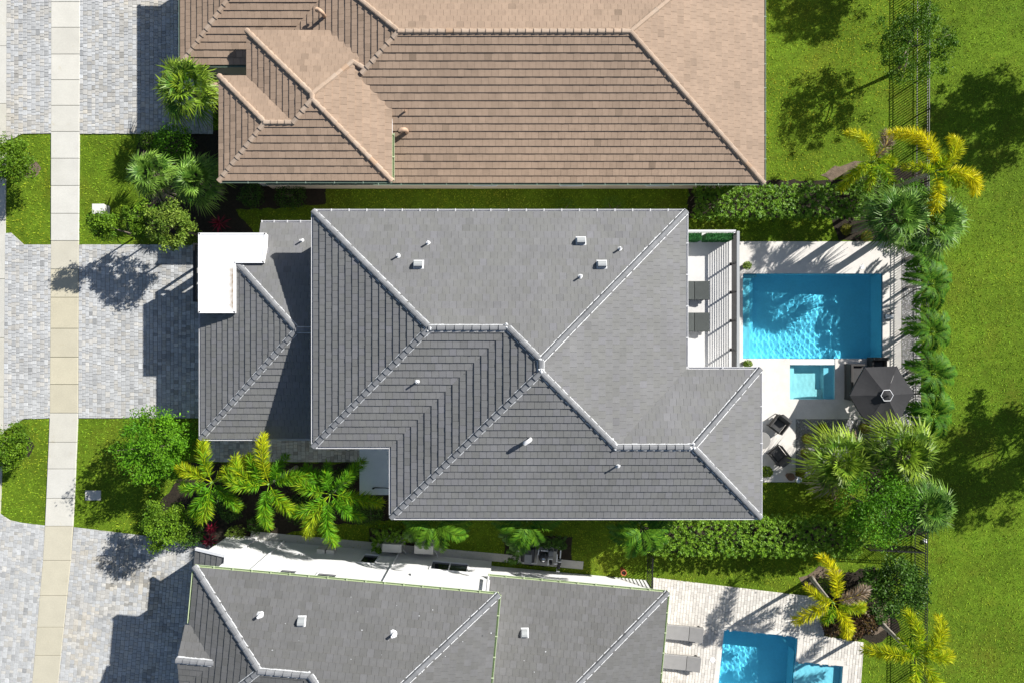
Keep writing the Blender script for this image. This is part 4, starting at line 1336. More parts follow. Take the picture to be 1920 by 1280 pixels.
def tree(name, label, cpx, cpy, hc, rx, rz, mat, leaf=.13, nl=6000, clumps=60, trunk_r=.09, group=None, up=.45, airy=.0, seed=1, base=None, cat='tree', ry=None, hue=(.2, .8), shade=True, cl_r=.32):
    """Crown centred at photo pixel cpx, cpy at height hc; radii in metres."""
    rng = np.random.default_rng(seed); random.seed(seed * 13 + 5)
    ry = ry or rx
    x, y = W(cpx, cpy, hc)
    bx, by = (x, y) if base is None else base
    t = thing(name, label, 'tree' if cat == 'tree' else cat, (bx, by, 0), group=group)
    th = Vector((x, y, hc - rz * .45))
    b = MB().tube([(bx, by, -.05), (bx + (x - bx) * .3, by + (y - by) * .3, th.z * .35), (bx + (x - bx) * .7, by + (y - by) * .7, th.z * .75), th], [trunk_r * 1.5, trunk_r, trunk_r * .85, trunk_r * .65], 8)
    b.build('trunk', MATS['bark'], t, smooth=True, local=False)
    # clump centres spread over the crown, denser towards its outside
    cs = []
    while len(cs) < clumps:
        p = rng.normal(size=3); p /= np.linalg.norm(p)
        r = rng.uniform(.25, 1.0) ** .55
        k = 1 + .28 * mnoise.noise(Vector((p[0] * 1.7 + seed, p[1] * 1.7, p[2] * 1.7)))
        p = p * r * k
        if p[2] < -.55: continue
        cs.append([x + p[0] * rx, y + p[1] * ry, hc + p[2] * rz])
    cs = np.array(cs)
    for j in range(min(9, clumps)):
        bb = MB(); grow_branches(bb, th, [Vector(cs[j])], trunk_r * .5)
        bb.build('limb', MATS['bark'], t, smooth=True, local=False)
    per = nl // clumps
    sig = cl_r * np.array([rx, ry, rz]) * rng.uniform(.5, 1.1, (clumps, 1))
    C = np.repeat(cs, per, 0) + rng.normal(size=(clumps * per, 3)) * np.repeat(sig, per, 0) * .55
    C[:, 2] = np.maximum(C[:, 2], .08)
    tint = np.repeat(rng.uniform(.75, 1.2, clumps), per) * rng.uniform(.8, 1.2, len(C))
    hu = np.clip(np.repeat(rng.uniform(hue[0], hue[1], clumps), per) + rng.normal(0, .18, len(C)), 0, 1)
    quads_obj('crown', leaf_quads(C, leaf, up, rng=rng), tint, hu, MATS[mat], t)
    return t

def shrub(label, px, py, h, r, mat, leaf=.11, n=900, name='shrub', group=None, seed=3, hue=(.1, .7), ry=None, flat=.5, up=.5, cat='shrub', lob=5):
    """A low mounded bush standing on the ground, r in metres."""
    rng = np.random.default_rng(seed); random.seed(seed)
    ry = ry or r
    x, y = W(px, py, h * .6)
    t = thing(name, label, cat, (x, y, 0), group=group)
    b = MB()
    for i in range(5):
        a = random.uniform(0, 6.28)
        b.tube([(x, y, -.02), (x + .3 * r * math.cos(a), y + .3 * ry * math.sin(a), h * .4), (x + .6 * r * math.cos(a), y + .6 * ry * math.sin(a), h * .75)], [.025, .018, .006], 5)
    b.build('stem', MATS['bark'], t, local=False)
    p = rng.normal(size=(n, 3)); p /= np.linalg.norm(p, axis=1, keepdims=True)
    p[:, 2] = np.abs(p[:, 2]) * rng.choice([1, 1, 1, -.4], n)
    rr = rng.uniform(.35, 1, n) ** .45
    k = 1 + .32 * np.array([mnoise.noise(Vector((q[0] * lob * .5 + seed, q[1] * lob * .5, q[2] * 2))) for q in p])
    C = np.stack([x + p[:, 0] * rr * k * r, y + p[:, 1] * rr * k * ry, h * .42 + p[:, 2] * rr * k * h * .58], 1)
    C[:, 2] = np.maximum(C[:, 2], .03)
    tint = rng.uniform(.7, 1.25, n) * (1 + .2 * (k - 1))
    hu = np.clip(rng.uniform(hue[0], hue[1], n), 0, 1)
    quads_obj('foliage', leaf_quads(C, leaf, up, rng=rng), tint, hu, MATS[mat], t)
    return t

def hedge(label, pts, h, mat='leaf_hedge', leaf=.12, dens=420, seed=5, group=None, hue=(.1, .8), lump=.16):
    """A clipped hedge over a four-cornered strip given at its top in photo pixels; leaf rosettes over a shaded core of twigs."""
    rng = np.random.default_rng(seed); random.seed(seed)
    P = [Vector((*W(px, py, h), 0)) for px, py in pts]
    c = sum(P, Vector()) / 4
    t = thing('hedge', label, 'hedge', (c.x, c.y, 0), group=group)
    # twiggy core
    A, B, C_, D = P
    L = ((B - A).length + (C_ - D).length) / 2; Wd = ((D - A).length + (C_ - B).length) / 2
    b = MB()
    nt = int(L / .45)
    for i in range(nt):
        for j in range(max(2, int(Wd / .45))):
            u = (i + random.random()) / nt; w = random.uniform(.15, .85)
            q = (A * (1 - u) + B * u) * (1 - w) + (D * (1 - u) + C_ * u) * w
            b.tube([(q.x, q.y, 0), (q.x + random.uniform(-.1, .1), q.y + random.uniform(-.1, .1), h * .5), (q.x + random.uniform(-.22, .22), q.y + random.uniform(-.22, .22), h * .88)], [.022, .016, .005], 5)
    b.build('stem', MATS['bark'], t, local=False)
    n = int(L * Wd * dens * 1.9 / 6)
    u = rng.random(n); w = rng.random(n)
    side = rng.random(n) < .38
    # push a share of the rosettes onto the sides
    w = np.where(side & (rng.random(n) < .5), rng.uniform(-.06, .05, n), np.where(side, rng.uniform(.95, 1.06, n), w))
    z = np.where(side, rng.uniform(.1, 1, n) * h, h * rng.uniform(.8, 1.0, n))
    Aa, Bb, Cc, Dd = (np.array(v) for v in P)
    X = ((Aa[None] * (1 - u[:, None]) + Bb[None] * u[:, None]) * (1 - w[:, None]) + (Dd[None] * (1 - u[:, None]) + Cc[None] * u[:, None]) * w[:, None])
    lum = np.array([mnoise.noise(Vector((q[0] * 2.4, q[1] * 2.4, seed))) + .6 * mnoise.noise(Vector((q[0] * 6, q[1] * 6, seed + 3))) for q in X])
    X[:, 2] = z + lum * lump * 1.3
    X[:, 0] += rng.normal(0, .07, n); X[:, 1] += rng.normal(0, .07, n) + lum * lump * .6
    # rosettes of six leaves
    C6 = np.repeat(X, 6, 0); k = len(C6)
    ang = np.tile(np.arange(6) * math.pi / 3, n) + np.repeat(rng.uniform(0, 6.28, n), 6)
    dirs = np.stack([np.cos(ang), np.sin(ang), rng.uniform(-.1, .55, k)], 1)
    C6 = C6 + dirs * leaf * .45
    tint = np.repeat(np.clip(1 + lum * .35, .6, 1.4) * rng.uniform(.85, 1.15, n), 6)
    hu = np.clip(np.repeat(rng.uniform(hue[0], hue[1], n), 6), 0, 1)
    quads_obj('foliage', leaf_quads(C6, leaf, .55, .55, rng, dirs), tint, hu, MATS[mat], t)
    return t

def palm_trunk(t, x, y, h, r0, r1, lean=(0, 0), mat='palm_trunk', shaft=True):
    pts = []; rad = []
    for i in range(9):
        s = i / 8
        pts.append((x + lean[0] * (s * 1.1 - .1 * s * s), y + lean[1] * (s * 1.1 - .1 * s * s), -.05 + (h + .05) * s))
        rad.append((r0 * (1.25 - .25 * min(1, s * 5)) * (1 - s) + r1 * s) * (1.0 + .04 * (i % 2)))
    MB().tube(pts, rad, 10).build('trunk', MATS[mat], t, smooth=True, local=False)
    if shaft:
        MB().tube([(pts[-1][0], pts[-1][1], h - .1), (pts[-1][0], pts[-1][1], h + .25), (pts[-1][0], pts[-1][1], h + .55)], [r1 * 1.15, r1 * 1.0, r1 * .4], 8).build('crownshaft', MATS['crownshaft'], t, smooth=True, local=False)
    return Vector((x + lean[0], y + lean[1], h))

def rachis_pts(c, az, L, rise, n=14, curl=0.0, drop=.95):
    out = []
    for i in range(n + 1):
        s = i / n
        a = az + curl * s * s
        rr = L * (s - .10 * s * s)
        z = L * (rise * s - drop * rise * s * s - .22 * s ** 3)
        out.append(Vector((c.x + math.cos(a) * rr, c.y + math.sin(a) * rr, c.z + z)))
    return out

def foxtail(label, px, py, h, fronds, scale=1.0, seed=1, lean=(0, 0), group='foxtail palms', base=None, trunk_r=.12):
    """Bottle-brush fronds; each entry: bearing in degrees, length, yellowness, curl, rise."""
    rng = np.random.default_rng(seed); random.seed(seed)
    x, y = W(px, py, h)
    bx, by = base if base else (x, y)
    t = thing('foxtail_palm', label, 'palm', (bx, by, 0), group=group)
    top = palm_trunk(t, bx, by, h - .3, trunk_r, trunk_r * .62, (x - bx, y - by))
    c = Vector((x, y, h))
    for k, fr in enumerate(fronds):
        az, L, yel = fr[0], fr[1], fr[2]
        curl = R(fr[3]) if len(fr) > 3 else R(random.uniform(-25, 25)); rise = fr[4] if len(fr) > 4 else .6
        mat = 'foxtail_dry' if yel > 1.2 else 'foxtail'
        P = rachis_pts(c, R(az), L * scale, rise, 16, curl)
        V, T, Hh = [], [], []
        n = int(560 * L / 2.3)
        s = np.sort(rng.uniform(.10, 1.0, n)) ** .9
        Pa = np.array(P); idx = np.clip((s * 16).astype(int), 0, 15); fr_ = s * 16 - idx
        base_ = Pa[idx] * (1 - fr_[:, None]) + Pa[idx + 1] * fr_[:, None]
        tan = Pa[idx + 1] - Pa[idx]; tan /= np.linalg.norm(tan, axis=1, keepdims=True)
        ref = np.array([0, 0, 1.0]); a = np.cross(tan, ref); a /= np.linalg.norm(a, axis=1, keepdims=True) + 1e-9
        bb = np.cross(a, tan)
        th = rng.uniform(0, 2 * math.pi, n)
        # a few more leaflets above and to the sides than below
        d = a * np.cos(th)[:, None] + bb * (np.sin(th) * .85 + .12)[:, None] + tan * rng.uniform(.35, .75, n)[:, None]
        d /= np.linalg.norm(d, axis=1, keepdims=True)
        ll = .50 * scale * np.sqrt(np.clip(L / 2.3, .6, 1.3)) * (.45 + .55 * np.sin(np.clip(s * 1.02, 0, 1) * math.pi * .8 + .2)) * rng.uniform(.7, 1.15, n)
        ll = np.maximum(ll, .17)
        sd = np.cross(d, rng.normal(size=(n, 3))); sd /= np.linalg.norm(sd, axis=1, keepdims=True)
        w = .016 * scale
        tip = base_ + d * ll[:, None]; tip[:, 2] -= ll * .12
        mid = base_ + d * (ll * .5)[:, None]
        V = np.stack([base_, mid + sd * w, tip, mid - sd * w], 1)
        hue = np.clip(min(yel, 1) - .12 + rng.normal(0, .16, n) + (s - .5) * .3, 0, 1) if yel <= 1.2 else rng.random(n)
        f = quads_obj('frond', V, rng.uniform(.5, 1.3, n), hue, MATS[mat], t)
        MB().tube(P, [.022 * (1 - .8 * i / 16) + .003 for i in range(17)], 5, 1.0, min(1, yel)).build('rachis', MATS['foxtail'], f, local=False)
    return t

def fan_palm(label, px, py, h, rad, nl=26, mat='fan_leaf', seed=1, group='fan palms', hue=.35, dead=0, base=None):
    rng = np.random.default_rng(seed); random.seed(seed)
    x, y = W(px, py, h)
    bx, by = base if base else (x, y)
    t = thing('fan_palm', label, 'palm', (bx, by, 0), group=group)
    palm_trunk(t, bx, by, h - .15, .19, .17, (x - bx, y - by), mat='bark', shaft=False)
    for k in range(nl):
        f_ = k / nl
        az = k * 2.39996 + random.uniform(-.25, .25)
        el = 1.42 - 1.75 * f_ ** .8 + random.uniform(-.12, .12)  # young leaves stand up, old ones hang
        pl_ = rad * (.30 + .28 * f_) * random.uniform(.8, 1.1); sl = rad * (.46 + .12 * f_) * random.uniform(.88, 1.12)
        d = Vector((math.cos(az) * math.cos(el), math.sin(az) * math.cos(el), math.sin(el)))
        c = Vector((x, y, h)); hub = c + d * pl_ - Vector((0, 0, .08 * pl_))
        s = d.cross(Vector((0, 0, 1)))
        if s.length < .05: s = Vector((1, 0, 0))
        s.normalize(); u = s.cross(d).normalized()
        V = []
        ns = 21
        yel = max(0, min(1, hue + random.gauss(0, .17) + (.35 if f_ > .78 else 0)))
        span = random.uniform(88, 112)
        for i in range(ns):
            a = R(-span + 2 * span * (i + .5) / ns) + random.uniform(-.05, .05)
            dr = d * math.cos(a) + s * math.sin(a)
            dr = (dr + u * (.30 * abs(math.sin(a)) - .05)).normalized()      # the blade folds up along its midrib
            L = sl * (.70 + .30 * math.cos(a * .75)) * random.uniform(.82, 1.12)
            sd = dr.cross(u).normalized()
            p0 = hub + d * (sl * .10 * math.cos(a))
            p1 = hub + dr * L * .5 - Vector((0, 0, .02 * L)); p2 = hub + dr * L * .98 - Vector((0, 0, L * (.18 + .42 * f_) * random.uniform(.6, 1.4))) + sd * random.uniform(-.05, .05)
            w = .031 * rad / 1.6
            V.append((p0 - sd * .004, p0 + sd * .004, p1 + sd * w, p1 - sd * w))
            V.append((p1 - sd * w, p1 + sd * w, p2 + sd * .005, p2 - sd * .005))
        V = np.array([[tuple(q) for q in r_] for r_ in V])
        n = len(V)
        hu = np.clip(yel + np.tile([-.14, .16], n // 2) + RNG.normal(0, .10, n), 0, 1)
        fo = quads_obj('frond', V, np.repeat(rng.uniform(.55, 1.3, n // 2), 2) * random.uniform(.7, 1.2), hu, MATS['foxtail_dry'] if k >= nl - dead else MATS[mat], t)
        MB().tube([c, c.lerp(hub, .5) + Vector((0, 0, .02)), hub], [.022, .016, .01], 5, 1.0, .4).build('petiole', MATS[mat], fo, local=False)
    return t

def feather_palm(label, px, py, h, L, nf=9, seed=1, mat='pinnate_leaf', group='feather palms', stems=1, hue=.3, az0=None, base=None):
    rng = np.random.default_rng(seed); random.seed(seed)
    x, y = W(px, py, h)
    t = thing('feather_palm', label, 'palm', (x, y, 0), group=group)
    palm_trunk(t, x, y, h - .25, .075, .055)
    c = Vector((x, y, h))
    for k in range(nf):
        az = (k * 2.39996 + seed) if az0 is None else R(az0[k])
        Lk = L * random.uniform(.82, 1.1)
        rise = random.uniform(.55, 1.0) if k > 2 else random.uniform(.9, 1.5)
        P = rachis_pts(c, az, Lk, rise, 14, R(random.uniform(-20, 20)), .95)
        n = 46
        s = (np.arange(n) + .5) / n * .86 + .14
        Pa = np.array(P); idx = np.clip((s * 14).astype(int), 0, 13); fr_ = s * 14 - idx
        b0 = Pa[idx] * (1 - fr_[:, None]) + Pa[idx + 1] * fr_[:, None]
        tan = Pa[idx + 1] - Pa[idx]; tan /= np.linalg.norm(tan, axis=1, keepdims=True)
        a = np.cross(tan, np.array([0, 0, 1.0])); a /= np.linalg.norm(a, axis=1, keepdims=True) + 1e-9
        bb = np.cross(a, tan)
        V, T, Hh = [], [], []
        for sd in (-1, 1):
            d = a * sd * .8 + bb * .32 + tan * rng.uniform(.45, .75, n)[:, None]
            d /= np.linalg.norm(d, axis=1, keepdims=True)
            ll = .50 * L / 1.7 * (.4 + .6 * np.sin(s * math.pi * .92 + .1)) * rng.uniform(.85, 1.12, n)
            tip = b0 + d * ll[:, None]; tip[:, 2] -= ll * .38
            mid = b0 + d * (ll * .5)[:, None]; sw = np.cross(d, bb) ; sw /= np.linalg.norm(sw, axis=1, keepdims=True)
            w = .026
            V.append(np.stack([b0, mid + sw * w, tip, mid - sw * w], 1))
            T.append(rng.uniform(.7, 1.25, n)); Hh.append(np.clip(hue + rng.normal(0, .2, n), 0, 1))
        fo = quads_obj('frond', np.concatenate(V), np.concatenate(T), np.concatenate(Hh), MATS[mat], t)
        MB().tube(P, [.018 * (1 - .8 * i / 14) + .003 for i in range(15)], 5, 1.0, .5).build('rachis', MATS[mat], fo, local=False)
    return t

def spiky(label, px, py, h, r, mat, n=26, seed=1, group=None, name='cordyline'):
    """A rosette of strap leaves."""
    rng = np.random.default_rng(seed); random.seed(seed)
    x, y = W(px, py, h * .6)
    t = thing(name, label, 'plant', (x, y, 0), group=group)
    MB().tube([(x, y, 0), (x, y, h * .6)], [.03, .02], 6).build('stem', MATS['bark'], t, local=False)
    for k in range(n):
        az = k * 2.39996; el = 1.2 - 1.1 * k / n + random.uniform(-.15, .15); L = r * random.uniform(.8, 1.15)
        d = Vector((math.cos(az) * math.cos(el), math.sin(az) * math.cos(el), math.sin(el)))
        c = Vector((x, y, h * (.35 + .3 * (1 - k / n)))); s = Vector((-math.sin(az), math.cos(az), 0)); w = .035
        m = c + d * L * .55; e = c + d * L - Vector((0, 0, L * .25))
        V = np.array([[tuple(c - s * .01), tuple(c + s * .01), tuple(m + s * w), tuple(m - s * w)], [tuple(m - s * w), tuple(m + s * w), tuple(e + s * .006), tuple(e - s * .006)]])
        quads_obj('leaf', V, rng.uniform(.75, 1.25, 2), np.full(2, random.random()), MATS[mat], t)
    return t

# foxtail palms
foxtail('foxtail palm with long golden plumes leaning over the black fence above the pool', 1752, 322, 4.6,
        [(112, 2.9, .95, 22, .75), (-8, 2.7, .95, -14, .7), (40, 2.2, .72, 18, .8), (-92, 2.6, .9, -4, .65), (178, 1.6, .55, -10, 1.1), (-35, 1.5, .45, 10, 1.3), (75, .8, .5, 0, 2.0)], seed=11)
foxtail('smaller foxtail palm with a brown dying plume beside the end of the upper hedge', 1634, 305, 2.7,
        [(110, 2.1, .72, 14, .7), (52, 2.0, 1.5, 10, .7), (-45, 2.2, .35, -22, .7), (-150, 2.1, .55, 12, .55), (-95, 1.5, .4, 0, .6), (10, 1.4, .45, -10, .7)], seed=12)
foxtail('foxtail palm with a bare leaning trunk beside the paver patio', 1560, 1128, 3.3,
        [(82, 2.4, .85, 18, .7), (162, 1.5, .75, -12, .9), (-162, 2.2, .85, 16, .5), (-58, 2.2, .85, -6, .6), (-15, 1.9, .5, 6, .6), (-110, 1.2, .3, 0, 1.0), (20, 2.2, 1.5, -6, .4)], seed=13, base=W(1522, 1083))
foxtail('foxtail palm over the black fence at the lower lawn edge', 1716, 1228, 3.9,
        [(88, 2.2, 0.50, 8, .7), (42, 2.4, 0.65, 8, .8), (5, 2.1, 0.60, -8, .8), (168, 2.5, 0.65, 10, .7), (-105, 2.2, 0.55, 8, .8), (-52, 2.4, 0.60, -10, .7), (130, 1.2, 0.35, 0, 1.2)], seed=14, base=W(1652, 1167))
foxtail('foxtail palm with golden upper plumes nearest the bright round tree', 398, 903, 3.5,
        [(100, 2.3, 0.40, 8, .65), (148, 2.1, 0.53, 14, .6), (-158, 1.8, 0.13, -14, .6), (-112, 2.2, 0.03, -14, .6), (-92, 2.4, 0.28, -22, .5), (-40, 2.0, 0.13, -10, .5), (28, 2.3, 0.53, 8, .45)], seed=15)
foxtail('foxtail palm with one tall golden plume between two other foxtail palms', 505, 906, 4.1,
        [(96, 2.5, 0.56, 6, .8), (128, 1.8, 0.13, 0, .9), (-175, 2.6, 0.28, -22, .75), (165, 2.4, 0.38, -18, .6), (-95, 2.4, 0.13, 0, .65), (-52, 2.1, 0.28, 0, .7), (22, 2.3, 0.18, -14, .6), (60, 1.6, 0.00, 0, .5)], seed=16)
foxtail('greener foxtail palm nearest the pale blue entry roof', 620, 925, 4.0,
        [(98, 1.6, 0.00, 0, 1.0), (42, 2.3, 0.08, 4, .75), (165, 2.4, 0.20, -10, .7), (-95, 2.8, 0.10, 8, .65), (-142, 2.4, 0.20, -12, .6), (-128, 2.7, 0.43, 8, .5), (-42, 2.1, 0.03, 0, .7), (-8, 2.6, 0.28, -6, .35), (128, 2.0, 0.00, 10, .3)], seed=17)
# fan palms
fan_palm('tall bright fan palm overlapping the shaded part of the upper driveway', 352, 165, 3.2, 1.9, 30, seed=21, hue=.46, dead=1)
fan_palm('fan palm on the front lawn edge, outer one of the low pair', 283, 324, 2.3, 1.42, 24, seed=22, hue=.44, mat='fan_leaf_blue', dead=2)
fan_palm('fan palm of the low pair nearest the corner of the brown roof', 371, 337, 2.7, 1.55, 25, seed=23, hue=.48, mat='fan_leaf_blue')
fan_palm('dark fan palm overhanging the corner of the travertine deck by the upper hedge', 1683, 403, 4.4, 1.8, 27, seed=24, hue=.3, mat='fan_leaf_blue')
fan_palm('silvery fan palm below the golden plumes at the lawn edge', 1752, 415, 4.0, 1.85, 27, seed=25, hue=.32, mat='fan_leaf_blue')
fan_palm('yellow tipped fan palm beside the dark gravel bed', 1576, 865, 2.5, 2.0, 30, seed=26, hue=.42, dead=2)
fan_palm('large fan palm just below the black parasol', 1692, 848, 3.2, 2.0, 31, seed=27, hue=.36)
fan_palm('fan palm at the lawn edge below the parasol, farthest from the pool', 1738, 950, 3.4, 1.6, 25, seed=28, hue=.28, mat='fan_leaf_blue')
# feather palms along the fence and under the south eave
for i, (px, py, lab) in enumerate(((1738, 533, 'dark feather palm by the fence level with the upper half of the pool'), (1740, 622, 'dark feather palm by the fence level with the lower half of the pool'),
                                   (1742, 700, 'feather palm by the fence right beside the parasol top'), (1742, 775, 'feather palm by the fence below the parasol'), (1728, 478, 'small feather palm by the fence at the deck corner'))):
    feather_palm(lab, px + 5, py, 2.0 - .3 * (i == 4), 1.4 - .3 * (i == 4), 12, seed=31 + i, hue=.28)
feather_palm('feather palm half hidden under the south eave near the air conditioners', 815, 972, 4.9, 1.75, 11, seed=41, hue=.45)
feather_palm('feather palm half hidden under the south eave near the pool pumps', 988, 975, 4.9, 1.7, 11, seed=42, hue=.35)
feather_palm('feather palm half hidden under the south eave beside the long lower hedge', 1203, 985, 4.9, 1.7, 12, seed=43, hue=.35)
# trees
tree('tree', 'feathery young tree standing at the black fence with a long lawn shadow', 1716, 80, 2.9, 2.05, 1.3, 'leaf_green', leaf=.10, nl=12000, clumps=120, seed=51, hue=(.0, .55), up=.4, base=W(1680, 136), cl_r=.15)
tree('tree', 'tree at the top of the back lawn known by its shadow beside the brown roof', 1815, -222, 4.4, 2.0, 1.6, 'leaf_green', leaf=.14, nl=13000, clumps=130, cl_r=.16, seed=52)
tree('tree', 'tree beyond the open lawn shading the grass beside the golden palm', 2222, 5, 5.0, 2.6, 2.0, 'leaf_green', leaf=.16, nl=20000, clumps=170, seed=53, trunk_r=.09, cl_r=.14)
tree('tree', 'tree beyond the open lawn shading the grass level with the grey roof', 2225, 742, 5.0, 3.0, 2.2, 'leaf_green', leaf=.16, nl=20000, clumps=190, seed=54, trunk_r=.09, cl_r=.14)
tree('tree', 'bright green bushy tree on the front lawn beside the driveway', 298, 838, 2.6, 1.85, 1.6, 'leaf_bright', leaf=.13, nl=11000, clumps=110, seed=55, hue=(.1, .9), up=.5, cl_r=.22)
tree('tree', 'leafy green tree below the fan palms near the lower hedge end', 1645, 955, 3.0, 2.0, 1.5, 'leaf_bright', leaf=.12, nl=9500, clumps=95, seed=56, hue=(.0, .7), cl_r=.24)
tree('tree', 'dark green bushy tree at the fence beside the leaning foxtail palm', 1683, 1100, 2.3, 1.55, 1.3, 'leaf_dark', leaf=.14, nl=7000, clumps=80, seed=57, hue=(.1, .9), cl_r=.24)
tree('tree', 'street tree with a pale soil ring beside the upper kerb', 14, 303, 2.0, 1.15, .9, 'leaf_green', leaf=.12, nl=7000, clumps=60, seed=58, trunk_r=.05, base=W(57, 317))
tree('tree', 'street tree with a dark mulch ring beside the lower kerb', 18, 836, 1.9, 1.05, .85, 'leaf_green', leaf=.12, nl=7000, clumps=60, seed=59, trunk_r=.05, base=W(47, 838))
tree('tree', 'small tree with pale leaves beside the shaded strip of the middle driveway', 320, 424, 3.4, 1.12, .9, 'leaf_lime', leaf=.12, nl=6000, clumps=60, seed=60, trunk_r=.06, hue=(.1, .8), cl_r=.25)
tree('tree', 'small loose tree on the front lawn between the utility box and the pale tree', 266, 410, 3.0, .85, .7, 'leaf_green', leaf=.12, nl=4200, clumps=44, seed=61, trunk_r=.05, cl_r=.25)
tree('tree', 'small round tree in front of the pale utility cabinet on the lawn', 196, 424, 3.0, .68, .75, 'leaf_green', leaf=.11, nl=3200, clumps=36, seed=62, trunk_r=.04, cl_r=.3)
tree('tree', 'dense round small tree at the edge of the lower driveway', 310, 984, 2.9, 1.15, 1.0, 'leaf_green', leaf=.11, nl=7000, clumps=60, seed=63, trunk_r=.05, cl_r=.28)
# shrubs
SH = [
      ('pale leaved shrub against the black post by the porch', 352, 440, 1.3, .62, 'leaf_lime', .11, 1000),
      ('dark shrub between the three fan palms of the front garden', 322, 268, 1.5, 1.1, 'leaf_bright', .12, 2000),
      ('small light shrub at the corner of the upper driveway', 276, 264, .8, .55, 'leaf_green', .10, 800),
      ('dark bush behind the red cordyline of the lower driveway', 352, 1000, 1.2, .8, 'leaf_dark', .11, 1500),
      ('small bush at the corner of the long white wall', 441, 1004, .7, .55, 'leaf_lime', .09, 800),
      ('low bush under the foxtail palms near the white wall', 478, 985, .6, .5, 'leaf_dark', .09, 600),
      ('bush below the middle foxtail palm in the shaded bed', 560, 955, .9, .8, 'leaf_dark', .10, 1200),
      ('bush in the shaded bed beside the pale blue entry roof', 690, 955, 1.0, .9, 'leaf_dark', .10, 1400),
      ('bush in the shaded bed under the greener foxtail palm', 640, 900, .7, .7, 'leaf_dark', .10, 900),
      ('bush in the shaded bed behind the foxtail palm trunks', 430, 950, .9, .8, 'leaf_dark', .10, 1200),
      ('low hedge shrub at the corner of the brown wing wall', 470, 366, .8, .7, 'leaf_dark', .10, 1000),
      ('low shrub below the brown wing eave beside the white wall strip', 545, 364, .7, .9, 'leaf_dark', .10, 1200),
      ('shrub behind the grey roof gutter nearest the middle', 1060, 391, 1.0, .6, 'leaf_green', .10, 700),
      ('shrub behind the grey roof gutter nearest the upper hedge', 1150, 391, 1.0, .7, 'leaf_green', .10, 800),
      ('leafy shrub between the golden foxtail palm and the dark fan palm', 1712, 368, 1.4, 1.0, 'leaf_bright', .10, 1700),
      ('shrub under the smaller foxtail palm at the hedge end', 1632, 350, 1.2, 1.0, 'leaf_green', .11, 1600),
      ('shrub at the lawn side of the silvery fan palm', 1700, 440, .9, .8, 'leaf_dark', .10, 1100),
      ('shrub filling the gap between the lower hedge and the leafy tree', 1600, 1000, 1.1, .9, 'leaf_green', .11, 1500),
      ('yellowish shrub on the grass under the yellow tipped fan palm', 1575, 935, .8, .8, 'leaf_golden', .09, 900),
      ('shrub between the two lower fan palms', 1700, 905, 1.2, .9, 'leaf_green', .11, 1300),
      ('dark purple croton bed plant by the patio corner', 1562, 1172, .55, .62, 'leaf_croton', .12, 900),
      ('dark purple croton plant beside the bare soil', 1600, 1180, .55, .62, 'leaf_croton', .12, 900),
      ('purple croton plant between the two leaning foxtail trunks', 1628, 1168, .6, .6, 'leaf_croton', .12, 900),
      ('green and purple plant at the lower bed edge by the bare trunk', 1650, 1150, .6, .55, 'leaf_dark', .11, 800),
      ('low green plant at the foot of the bare foxtail trunk', 1545, 1098, .4, .45, 'leaf_lime', .10, 500),
      ('low green plant between the dark bushy tree and the croton bed', 1632, 1110, .5, .55, 'leaf_green', .10, 700),
      ('dark croton plant below the leaning foxtail trunk', 1590, 1140, .6, .6, 'leaf_croton', .12, 800)]
for i, (lab, px, py, h, r, mt, lsz, n) in enumerate(SH):
    shrub(lab, px, py, h, r, mt, lsz, n, seed=70 + i)
for i, (px, py, r, lab) in enumerate(((1514, 822, .30, 'golden ball shrub in full sun beside the armchairs'), (1543, 803, .29, 'golden ball shrub standing in the parasol shadow'), (1511, 849, .29, 'golden ball shrub next to the yellow tipped fan palm'),
                                   (1621, 803, .31, 'golden ball shrub at the parasol edge'), (1588, 430, .30, 'ball shrub in the shade at the deck corner'), (1626, 443, .30, 'ball shrub behind the deck beside the dark fan palm'),
                                   (1676, 447, .28, 'golden ball shrub at the deck corner under the fan palm'), (1501, 887, .26, 'small golden shrub beside the glass ball ornament'))):
    shrub(lab, px, py, .55, r, 'leaf_golden', .05, 1500, seed=110 + i, name='ball_shrub', hue=(.1, .9), group='golden ball shrubs', lob=0, up=.2)
spiky('dark red cordyline beside the white porch canopy', 411, 418, .9, .62, 'leaf_red', 30, 130)
spiky('bright red cordyline nearest the white wall corner', 392, 1014, .8, .5, 'leaf_red', 26, 131)
spiky('bright red cordyline beside the dense bush of the lower driveway', 396, 990, 1.0, .45, 'leaf_red', 26, 132)
spiky('pale spiky bromeliad at the end of the bare trunk soil', 1612, 1115, .6, .7, 'foxtail_dry', 22, 133, name='bromeliad')
# hedges
hedge('long clipped hedge above the pool below the brown roof', [(1306, 352), (1640, 345), (1640, 398), (1306, 403)], 1.7, seed=81, hue=(.1, .8))
hedge('long clipped hedge below the grey roof beside the lower lawn', [(1222, 976), (1618, 984), (1618, 1044), (1215, 1038)], 2.0, seed=82, hue=(.15, .95))
hedge('low clipped hedge behind the two air conditioners', [(697, 996), (816, 998), (816, 1014), (697, 1014)], 1.0, seed=83, hue=(.1, .7), mat='leaf_hedge')
hedge('short clipped hedge beside the first air conditioner', [(696, 1014), (712, 1014), (712, 1036), (696, 1034)], 1.0, seed=84, mat='leaf_hedge')
hedge('low clipped hedge behind the pool pumps', [(954, 1008), (1062, 1012), (1062, 1026), (954, 1024)], 1.0, seed=85, mat='leaf_dark', hue=(.3, 1))
hedge('short clipped hedge beside the pool heater', [(953, 1024), (972, 1024), (972, 1060), (953, 1056)], 1.0, seed=86, mat='leaf_dark', hue=(.3, 1))
